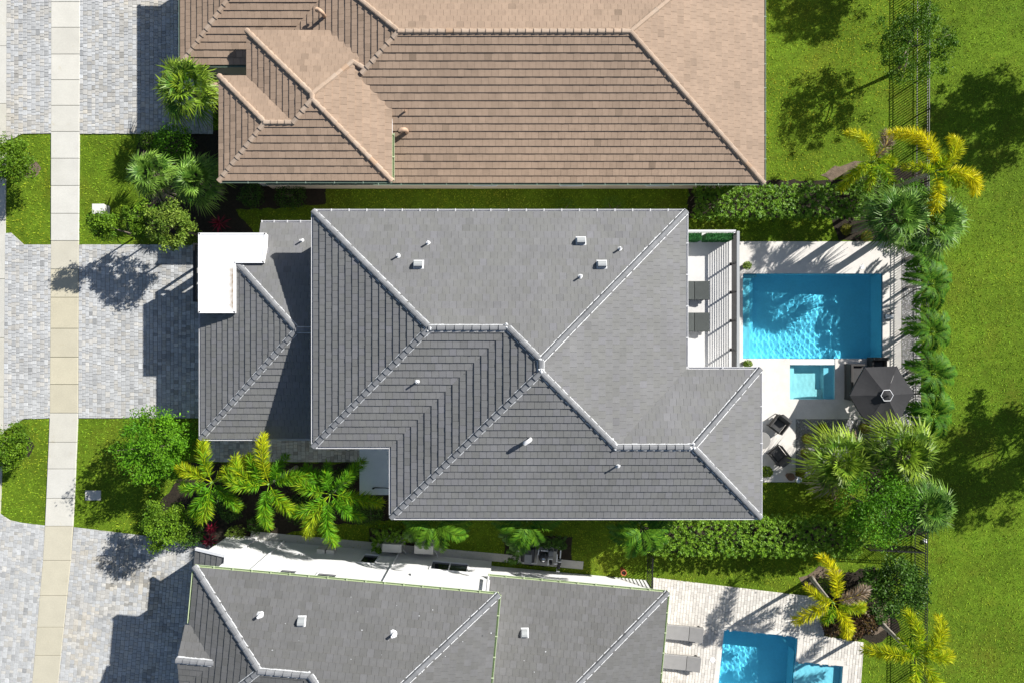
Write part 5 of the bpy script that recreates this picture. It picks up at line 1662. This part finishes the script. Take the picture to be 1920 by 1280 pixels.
# ------------------------------------------------------------------ fences, furniture and small things
def fence(label, a, c, h=1.22, step=.138, bay=1.83, seed=1, name='picket_fence', cat='fence'):
    a, c = Vector(a), Vector(c); d = c - a; L = d.length; d.normalize(); ang = math.atan2(d.y, d.x)
    t = thing(name, label, cat, (a.x, a.y, 0), ang)
    nb = max(1, round(L / bay)); bay = L / nb
    pm = MB().box(-.03, .03, -.03, .03, 0, h + .03).add([(-.038, -.038, h + .03), (.038, -.038, h + .03), (.038, .038, h + .03), (-.038, .038, h + .03), (0, 0, h + .07)], [(0, 1, 4), (1, 2, 4), (2, 3, 4), (3, 0, 4)]).mesh('post', MATS['metal_black'])
    rm = MB().box(.03, bay - .03, -.016, .016, -.014, .014).mesh('rail', MATS['metal_black'])
    km = MB().box(-.015, .015, -.015, .015, .06, h - .01).mesh('picket', MATS['metal_black'])
    for i in range(nb + 1): link('post', pm, t, loc=(i * bay, 0, 0))
    for i in range(nb):
        for z in (.12, h - .18, h - .02): link('rail', rm, t, loc=(i * bay, 0, z))
        k = int(bay / step)
        for j in range(1, k): link('picket', km, t, loc=(i * bay + j * bay / k, 0, 0))
    return t
X0 = W(1718, 0)[0]
fence('long black picket fence between the back gardens and the open lawn', (X0, W(0, -40)[1]), (W(1712, 0)[0], W(0, 1320)[1]))
fence('short black picket fence branching off at the lower hedge end', W(1610, 1018), W(1708, 1023))
g = fence('narrow black picket gate beside the terracotta pot', W(1214, 1030), W(1212, 1096), h=1.5, bay=2.0, name='garden_gate', cat='gate')

# black steel frame in front of the porch
fr = thing('steel_frame', 'slim black steel frame standing in front of the white porch canopy', 'frame', (*W(366, 456, 2.9), 0))
(x0, y0), (x1, y1) = W(364, 456, 2.9), W(366, 566, 2.9)
MB().box(x0 - .06, x0 + .06, y1, y0, 2.72, 2.9).build('beam', MATS['metal_black'], fr, local=False)
MB().box(x0 + .06, x0 + .55, y0 - .1, y0, 2.74, 2.88).build('beam', MATS['metal_black'], fr, local=False)
for yy in (y0 - .07, y1 + .07):
    MB().box(x0 - .055, x0 + .055, yy - .055, yy + .055, 0, 2.72).build('post', MATS['metal_black'], fr, local=False)

# parasol
HU = 2.1
ux, uy = W(1658, 740, 2.3)
um = thing('parasol', 'large black hexagonal parasol over the dark sofa by the pool', 'parasol', (ux, uy, .06))
rad = 1.62
ang = [R(a) for a in (62, 2, -58, -118, -178, 122)]
rim = [Vector((rad * math.cos(a), rad * math.sin(a), HU - .06)) for a in ang]
apex = Vector((0, 0, HU + .40))
for i in range(6):
    a, c = rim[i], rim[(i + 1) % 6]
    b = MB(); n = 6; rows = []
    for r_ in range(n + 1):
        s = r_ / n
        row = []
        for q in range(n + 1):
            e = a.lerp(c, q / n)
            p = apex.lerp(e, .14 + .86 * s)
            p.z -= .07 * math.sin(math.pi * q / n) * s + .05 * math.sin(math.pi * s) * (1 - .5 * s)
            row.append(p)
        rows.append(row)
    v = [p for r_ in rows for p in r_]
    f = [(r_ * 7 + q, (r_ + 1) * 7 + q, (r_ + 1) * 7 + q + 1, r_ * 7 + q + 1) for r_ in range(n) for q in range(n)]
    k = len(v)
    v += [rows[n][q] - Vector((0, 0, .13)) for q in range(7)]
    f += [(n * 7 + q, k + q, k + q + 1, n * 7 + q + 1) for q in range(6)]
    b.add(v, f).build('canopy_panel', MATS['fabric_black'], um, smooth=False)
    MB().tube([apex - Vector((0, 0, .06)), a - Vector((0, 0, .04))], .016, 6).build('rib', MATS['metal_black'], um)
b = MB()
vr = [apex.lerp(p, .19) + Vector((0, 0, .07)) for p in rim]
b.add([apex + Vector((0, 0, .10))] + vr, [(0, (i + 1) % 6 + 1, i + 1) for i in range(6)]).build('vent_cap', MATS['fabric_black'], um)
b = MB().tube([p + Vector((0, 0, .012)) for p in vr] + [vr[0] + Vector((0, 0, .012))], .018, 6)
b.build('vent_piping', MATS['pvc_white'], um)
b = MB().tube([apex + Vector((0, 0, .05)), apex + Vector((0, 0, .22))], [.03, .02], 8); b.build('finial', MATS['metal_black'], um)
MB().tube([(0, 0, 0), (0, 0, HU + .38)], .028, 10).build('pole', MATS['metal_black'], um)
MB().lathe([(.34, 0), (.34, .05), (.06, .09), (.05, .3)], 16, (0, 0)).build('base', MATS['metal_black'], um)

# dark outdoor sofa under the parasol
def sofa(label, px, py, w, d, rz, name='outdoor_sofa', cat='sofa'):
    x, y = W(px, py, .6)
    t = thing(name, label, cat, (x, y, .062), rz)
    MB().box(-w / 2, w / 2, -d / 2, d / 2, .08, .30, bev=.02).build('base', MATS['wicker'], t)
    MB().box(-w / 2 + .12, w / 2 - .12, -d / 2 + .02, d / 2 - .18, .30, .46, bev=.04).build('seat_cushion', MATS['fabric_dark'], t)
    MB().box(-w / 2, w / 2, d / 2 - .16, d / 2, .30, .78, bev=.03).build('backrest', MATS['wicker'], t)
    for s in (-1, 1): MB().box(s * w / 2 - (.11 if s > 0 else 0), s * w / 2 + (.11 if s < 0 else 0), -d / 2, d / 2 - .16, .30, .62, bev=.02).build('armrest', MATS['wicker'], t)
    for sx in (-1, 1):
        for sy in (-1, 1): MB().box(sx * (w / 2 - .06) - .025, sx * (w / 2 - .06) + .025, sy * (d / 2 - .06) - .025, sy * (d / 2 - .06) + .025, 0, .08).build('leg', MATS['metal_black'], t)
    return t
sofa('dark outdoor sofa half under the black parasol next to the hot tub', 1606, 716, 1.9, .85, R(90))
sofa('dark outdoor armchair under the upper parasol edge by the pool corner', 1648, 684, .8, .8, R(0), name='outdoor_armchair', cat='armchair')

def armchair(label, px, py, rz):
    x, y = W(px, py, .5)
    t = thing('outdoor_armchair', label, 'armchair', (x, y, .062), rz, group='black armchairs by the round table')
    w, d = .80, .82
    MB().box(-w / 2 + .07, w / 2 - .07, -d / 2, d / 2 - .12, .12, .22, bev=.01).build('seat_frame', MATS['metal_black'], t)
    MB().box(-w / 2 + .11, w / 2 - .11, -d / 2 + .02, d / 2 - .20, .22, .40, bev=.04).build('seat_cushion', MATS['fabric_dark'], t)
    b = MB()
    v = [(-w / 2 + .08, d / 2 - .20, .34), (w / 2 - .08, d / 2 - .20, .34), (w / 2 - .08, d / 2 - .05, .34), (-w / 2 + .08, d / 2 - .05, .34),
         (-w / 2 + .1, d / 2 - .06, .78), (w / 2 - .1, d / 2 - .06, .78), (w / 2 - .1, d / 2 + .08, .78), (-w / 2 + .1, d / 2 + .08, .78)]
    b.add(v, [(3, 2, 1, 0), (4, 5, 6, 7), (0, 1, 5, 4), (1, 2, 6, 5), (2, 3, 7, 6), (3, 0, 4, 7)]).build('back_cushion', MATS['fabric_dark'], t)
    for s in (-1, 1):
        b = MB().box(s * (w / 2 - .03) - .03, s * (w / 2 - .03) + .03, -d / 2, d / 2, .56, .60, bev=.008)
        b.build('armrest', MATS['metal_bronze'], t)
        MB().box(s * (w / 2 - .03) - .012, s * (w / 2 - .03) + .012, -d / 2 + .05, d / 2 - .05, .22, .56).build('side_panel', MATS['wicker'], t)
        for yy in (-d / 2 + .03, d / 2 - .05): MB().box(s * (w / 2 - .03) - .02, s * (w / 2 - .03) + .02, yy - .02, yy + .02, 0, .56).build('leg', MATS['metal_black'], t)
    return t
armchair('black armchair facing away from the hot tub above the round table', 1462, 795, R(-38))
armchair('black armchair below the round table beside the potted palm', 1462, 854, R(-142))
tb = thing('round_table', 'round grey table half hidden under the roof edge between two armchairs', 'table', (*W(1428, 825, .45), .062))
MB().lathe([(.43, .42), (.45, .43), (.45, .46), (.43, .475)], 32).build('table_top', MATS['table_grey'], tb)
MB().lathe([(.26, 0), (.26, .03), (.12, .08), (.10, .36), (.18, .42)], 20).build('pedestal', MATS['table_grey'], tb)

def lounger(label, x, y, z, rz, L, w, mat, group):
    """A sun lounger along local x with its head at +x; cushion in two pads."""
    t = thing('sun_lounger', label, 'sun lounger', (x, y, z), rz, group=group)
    MB().box(-L / 2, L / 2, -w / 2 + .02, w / 2 - .02, .20, .26, bev=.01).build('frame', MATS['metal_bronze'], t)
    for sx in (-1, 1):
        for sy in (-1, 1): MB().box(sx * (L / 2 - .15) - .025, sx * (L / 2 - .15) + .025, sy * (w / 2 - .06) - .025, sy * (w / 2 - .06) + .025, 0, .20).build('leg', MATS['metal_bronze'], t)
    MB().box(-L / 2, L * .14, -w / 2, w / 2, .26, .36, bev=.03).build('seat_cushion', MATS[mat], t)
    b = MB(); x0_, x1_ = L * .15, L / 2 + .02; z0, z1 = .26, .42
    v = [(x0_, -w / 2, z0), (x1_, -w / 2, z1 - .05), (x1_, w / 2, z1 - .05), (x0_, w / 2, z0), (x0_, -w / 2 + .02, z0 + .1), (x1_ - .02, -w / 2 + .02, z1 + .06), (x1_ - .02, w / 2 - .02, z1 + .06), (x0_, w / 2 - .02, z0 + .1)]
    b.add(v, [(3, 2, 1, 0), (4, 5, 6, 7), (0, 1, 5, 4), (1, 2, 6, 5), (2, 3, 7, 6), (3, 0, 4, 7)]).build('back_cushion', MATS[mat], t)
    return t
for px, py, lab in ((1308, 545, 'dark grey lounger on the balcony nearer the green turf boxes'), (1308, 604, 'dark grey lounger on the balcony farther from the green turf boxes')):
    x, y = W(px, py, HBAL + .3)
    lounger(lab, x - .45, y, HBAL, 0, 1.95, .92, 'fabric_sage', 'balcony loungers')
for px, py, lab in ((1285, 1186, 'grey cushioned lounger on the paver patio, the one nearest the garden gate'), (1280, 1241, 'grey cushioned lounger on the paver patio, second from the garden gate'), (1275, 1296, 'grey cushioned lounger at the bottom edge of the paver patio')):
    x, y = W(px, py, .35)
    lounger(lab, x - .1, y, .062, R(-5.3), 2.0, .78, 'fabric_grey', 'patio loungers')

# artificial turf boxes on the balcony edge
for i, (a, c, lab) in enumerate(((1278, 1316, 'short green artificial hedge box on the balcony next to the roof'), (1325, 1375, 'longer green artificial hedge box at the balcony corner'))):
    (x0, y1), (x1, y0) = W(a, 437, HBAL + .9), W(c, 449, HBAL + .9)
    t = thing('turf_box', lab, 'planter', ((x0 + x1) / 2, (y0 + y1) / 2, HBAL))
    MB().box(x0, x1, y0, y1, HBAL, HBAL + .86).build('box', MATS['turf_box'], t, local=False)
    n = 2600; rng = np.random.default_rng(200 + i)
    C = np.stack([rng.uniform(x0, x1, n), rng.uniform(y0, y1, n), np.full(n, HBAL + .87)], 1)
    k = rng.random(n) < .35; C[k, 1] = y0 - .01; C[k, 2] = HBAL + rng.uniform(.05, .87, k.sum())
    quads_obj('leaves', leaf_quads(C, .06, .3, .5, rng), rng.uniform(.6, 1.3, n), rng.random(n), MATS['turf_box'], t)

def pot_plant(label, px, py, r, h, pot, mat, pr=.14, ph=.35, n=450, seed=1, leaf=.08):
    rng = np.random.default_rng(seed)
    x, y = W(px, py, ph + h * .4)
    t = thing('potted_plant', label, 'potted plant', (x, y, .06))
    MB().lathe([(pr * .7, .06), (pr, ph), (pr, ph + .03), (pr * .85, ph + .03), (pr * .8, ph - .03)], 14, (x, y)).build('pot', MATS[pot], t, smooth=False, local=False)
    p = rng.normal(size=(n, 3)); p /= np.linalg.norm(p, axis=1, keepdims=True); rr = rng.uniform(.4, 1, n) ** .5
    C = np.stack([x + p[:, 0] * rr * r, y + p[:, 1] * rr * r, ph + h * .45 + p[:, 2] * rr * h * .5], 1)
    quads_obj('foliage', leaf_quads(C, leaf, .4, .5, rng), rng.uniform(.7, 1.25, n), rng.random(n), MATS[mat], t)
    return t
pot_plant('potted plant at the upper corner of the pool by the balcony', 1401, 498, .23, .55, 'pot_grey', 'leaf_lime', ph=.55, pr=.16, seed=1)
pot_plant('potted plant at the lower corner of the pool by the balcony', 1402, 682, .23, .55, 'pot_grey', 'leaf_lime', ph=.55, pr=.16, seed=2)
pot_plant('leafy potted plant at the roof edge below the lower armchair', 1437, 884, .32, .6, 'pot_brown', 'leaf_lime', ph=.35, seed=3, leaf=.13)
o = MB().lathe([(.13, .06), (.2, .42), (.21, .46), (.18, .46), (.16, .40)], 16, W(1482, 893, .4)).build('clay_pot', MATS['pot_brown'], smooth=False)
tag(o, 'empty brown clay pot at the end of the armchair terrace', 'pot')
x, y = W(1498, 899, .5)
t = thing('ball_ornament', 'silvery glass ball ornament on a stand beside the brown clay pot', 'ornament', (x, y, 0))
prof = [(.02 + .18 * math.sin(math.pi * i / 10), .42 - .2 * math.cos(math.pi * i / 10)) for i in range(11)]
MB().lathe(prof, 18, (x, y)).build('ball', MATS['mirror_glass'], t, smooth=True, local=False)
MB().lathe([(.16, 0), (.12, .05), (.05, .1), (.06, .24)], 12, (x, y)).build('stand', MATS['table_grey'], t, local=False)
x, y = W(1168, 1070, .35)
t = thing('terracotta_pot', 'terracotta pot standing beside the narrow black gate', 'pot', (x, y, 0))
MB().lathe([(.10, 0), (.14, .5), (.155, .56), (.155, .64), (.12, .64), (.11, .5)], 18, (x, y)).build('body', MATS['terracotta'], t, local=False)
MB().lathe([(.11, .56), (.02, .6)], 14, (x, y)).build('soil', MATS['mulch'], t, local=False)
# garden things on the paving
for px, py, r, lab, mt in ((1616, 501, .11, 'round white skimmer lid on the travertine deck', 'pvc_white'), (1336, 1236, .14, 'round white lid between the patio loungers and the pool', 'pvc_white')):
    x, y = W(px, py, .06)
    tag(MB().lathe([(r, .061), (r, .072), (r * .85, .078), (r * .3, .074)], 20, (x, y)).build('skimmer_lid', MATS[mt]), lab, 'lid')
x, y = W(1668, 594, .2)
t = thing('pool_cleaner', 'small white pool cleaner left on the deck beside the pool', 'pool cleaner', (x, y, .06))
MB().box(-.2, .2, -.12, .12, .06, .20, bev=.04).build('body', MATS['pvc_white'], t)
for sx in (-1, 1):
    b = MB().tube([(sx * .13, -.15, .07), (sx * .13, .15, .07)], .07, 12); b.build('wheel', MATS['metal_black'], t)
MB().tube([(0, .1, .2), (.03, .22, .28), (-.05, .36, .24), (-.12, .4, .1)], .022, 8).build('handle', MATS['metal_black'], t)
# utility boxes
x, y = W(190, 394, .3)
t = thing('utility_box', 'pale utility cabinet on the front lawn behind the round shrub', 'utility box', (x, y, 0))
MB().box(-.3, .3, -.25, .25, 0, .55, bev=.03).build('cabinet', MATS['condenser'], t); MB().box(-.32, .32, -.27, .27, .55, .6, bev=.015).build('lid', MATS['condenser'], t)
x, y = W(174, 928, .05)
t = thing('meter_cover', 'pale flat meter cover in the lawn beside the bushy tree', 'cover', (x, y, 0))
MB().box(-.42, .42, -.26, .26, 0, .05, bev=.012).build('plate', MATS['concrete'], t); MB().lathe([(.04, .05), (.04, .056), (.02, .057)], 12, (-.3, -.05)).build('hole_cap', MATS['metal_black'], t)
x, y = W(1735, 1014, .1)
tag(MB().lathe([(.12, 0), (.12, .12), (.09, .16), (.03, .17)], 14, (x, y)).build('marker_cap', MATS['pvc_white']), 'white drain marker cap on the lawn side of the fence corner', 'marker')
# air conditioners
for i, (px, py, lab) in enumerate(((735, 1026, 'white air conditioner nearest the short hedge'), (795, 1029, 'white air conditioner farther along the white wall'))):
    x, y = W(px, py, .8)
    t = thing('air_conditioner', lab, 'air conditioner', (x, y, 0), R(-3), group='air conditioners')
    MB().box(-.58, .58, -.42, .42, 0, .09).build('pad', MATS['concrete'], t)
    MB().box(-.5, .5, -.22, .22, .09, .92, bev=.02).build('cabinet', MATS['condenser'], t)
    MB().box(-.30, .30, .05, .2, .921, .95).build('top_grille', MATS['equipment_grey'], t)
    MB().lathe([(.30, .0), (.30, .02), (.05, .03)], 20).build('fan_grille', MATS['equipment_dark'], t)
    t.children[-1].rotation_euler = (R(90), 0, 0); t.children[-1].location = (-.1, -.22, .5)
    MB().tube([(.45, -.2, .3), (.62, -.3, .32), (.7, -.55, .25), (.72, -.7, .5)], .025, 6).build('line_set', MATS['pvc_white'], t)
# pool machinery
x, y = W(990, 1042, .7)
t = thing('pool_heater', 'grey domed pool heater within white pipes beside the low hedge', 'pool heater', (x, y, 0), R(-4))
MB().box(-.62, .62, -.5, .5, 0, .08).build('pad', MATS['concrete'], t)
b = MB(); prof = [(-.36, .08), (-.36, .62), (-.3, .76), (-.15, .84), (.15, .84), (.3, .76), (.36, .62), (.36, .08)]
v = [(px_, yy, z) for yy in (-.3, .4) for px_, z in prof]
b.add(v, [(i, i + 1, 9 + i, 8 + i) for i in range(7)] + [tuple(range(7, -1, -1)), tuple(range(8, 16))]).build('cabinet', MATS['equipment_dark'], t)
MB().box(-.18, .20, -.36, .14, .845, .875, bev=.01).build('lid', MATS['equipment_grey'], t)
for P in ([(-.5, .35, .5), (-.5, -.42, .5), (.5, -.42, .5), (.5, .1, .5)], [(-.3, .46, .3), (.3, .46, .3)]):
    MB().tube(P, .03, 8).build('pipe', MATS['pvc_white'], t)
x, y = W(1024, 1046, .6)
t = thing('pool_filter', 'dark pool pump and filter with brass lid and white pipes', 'pool filter', (x, y, 0), R(-4))
MB().box(-.5, .6, -.5, .5, 0, .07).build('pad', MATS['concrete'], t)
MB().lathe([(.24, .07), (.25, .2), (.25, .62), (.2, .74), (.1, .8)], 18, (-.15, .02)).build('tank', MATS['equipment_dark'], t)
MB().lathe([(.1, .80), (.12, .83), (.1, .86), (.03, .87)], 14, (-.15, -.02)).build('lid', MATS['mirror_glass'], t)
MB().box(.1, .38, .05, .36, .07, .5, bev=.03).build('pump', MATS['equipment_grey'], t)
for P in ([(-.42, .4, .07), (-.42, .4, .6), (-.42, .15, .6)], [(-.3, .38, .55), (.05, .38, .55), (.05, .38, .2)], [(.1, -.05, .5), (.35, -.05, .5)], [(.12, -.35, .07), (.12, -.35, .55), (.12, -.05, .55)]):
    MB().tube(P, .032, 8).build('pipe', MATS['pvc_white'], t)
MB().lathe([(.09, .07), (.09, .4), (.05, .45)], 12, (.28, -.3)).build('chlorinator', MATS['equipment_dark'], t)
x, y = W(1050, 1046, .6)
t = thing('valve_manifold', 'upright white and black valve pipes at the end of the pool pumps', 'pipes', (x, y, 0), R(-4))
for P in ([(.0, .45, .07), (.0, .45, .7), (.0, .05, .7)], [(-.16, .2, .55), (-.16, -.2, .55), (.06, -.2, .55), (.06, -.2, .07)], [(-.3, -.35, .45), (-.1, -.35, .45)], [(-.1, -.75, .07), (-.1, -.75, .4), (.05, -.75, .4)]):
    MB().tube(P, .034, 8).build('pipe', MATS['pvc_white'], t)
for px_, py_, z in ((-.25, .38, .5), (.02, -.35, .5), (-.02, -.55, .45)):
    MB().box(px_ - .07, px_ + .07, py_ - .07, py_ + .07, .07, z, bev=.02).build('valve', MATS['equipment_dark'], t)

# ------------------------------------------------------------------ lawn grass, one mass
random.seed(5)
rng = np.random.default_rng(99)
HARD = [poly_px(p) for _, p, _, _ in DRIVE] + [poly_px(DECK_PX), poly_px(PATIO2)] + [poly_px(p) for _, p, _ in BEDS] + [poly_px(p) for p in GRAVEL_PX]
HARD += [[W(sw_l(y), y) for y in SWY] + [W(sw_r(y), y) for y in SWY[::-1]], [W(-60, -60), W(12, -60), W(12, 250), W(10, 800), W(2, 930), W(-20, 1330), W(-60, 1330)]]
HARD += [foot, [(p[0], p[1]) for p in ff], bf, wf, df, lf, pool1]
(x0, y1), (x1, y0) = W(-10, -12), W(1935, 1292)
n = 250000
X = rng.uniform(x0, x1, n); Y = rng.uniform(y0, y1, n)
keep = np.ones(n, bool)
for P in HARD: keep &= ~in_poly(X, Y, P)
X, Y = X[keep], Y[keep]; n = len(X)
a = rng.uniform(0, 2 * math.pi, n); ln = rng.uniform(.045, .11, n); tl = rng.uniform(.45, 1.3, n)
d = np.stack([np.cos(a) * np.sin(tl), np.sin(a) * np.sin(tl), np.cos(tl)], 1); s = np.stack([-np.sin(a), np.cos(a), np.zeros(n)], 1)
base = np.stack([X, Y, np.zeros(n)], 1)
w = rng.uniform(.008, .02, n)[:, None]
V = np.stack([base - s * w, base + s * w, base + d * ln[:, None] + s * w * .4, base + d * ln[:, None] - s * w * .4], 1)
pt = np.array([mnoise.noise(Vector((x * .16, y * .16, 2.0))) * .6 + mnoise.noise(Vector((x * .7, y * .7, 5.0))) * .35 + mnoise.noise(Vector((x * 2.6, y * 2.6, 8.0))) * .3 for x, y in zip(X, Y)])
yel = .30 + np.where((X > W(1430, 0)[0]) & (X < W(1690, 0)[0]) & (Y > W(0, 340)[1]), .22, 0) - np.where(X > W(1745, 0)[0], .14, 0) + np.where(X < W(400, 0)[0], .04, 0)
hue = np.clip(yel + pt * .6 + .05 * np.sin(X * 5.2 + .4 * np.sin(Y * .3)) + rng.normal(0, .10, n), 0, .85)
tag(quads_obj('lawn_grass', V, rng.uniform(.4, 1.4, n), hue, MATS['grass_blade']), 'short green lawn grass around the houses', 'grass', kind='stuff')
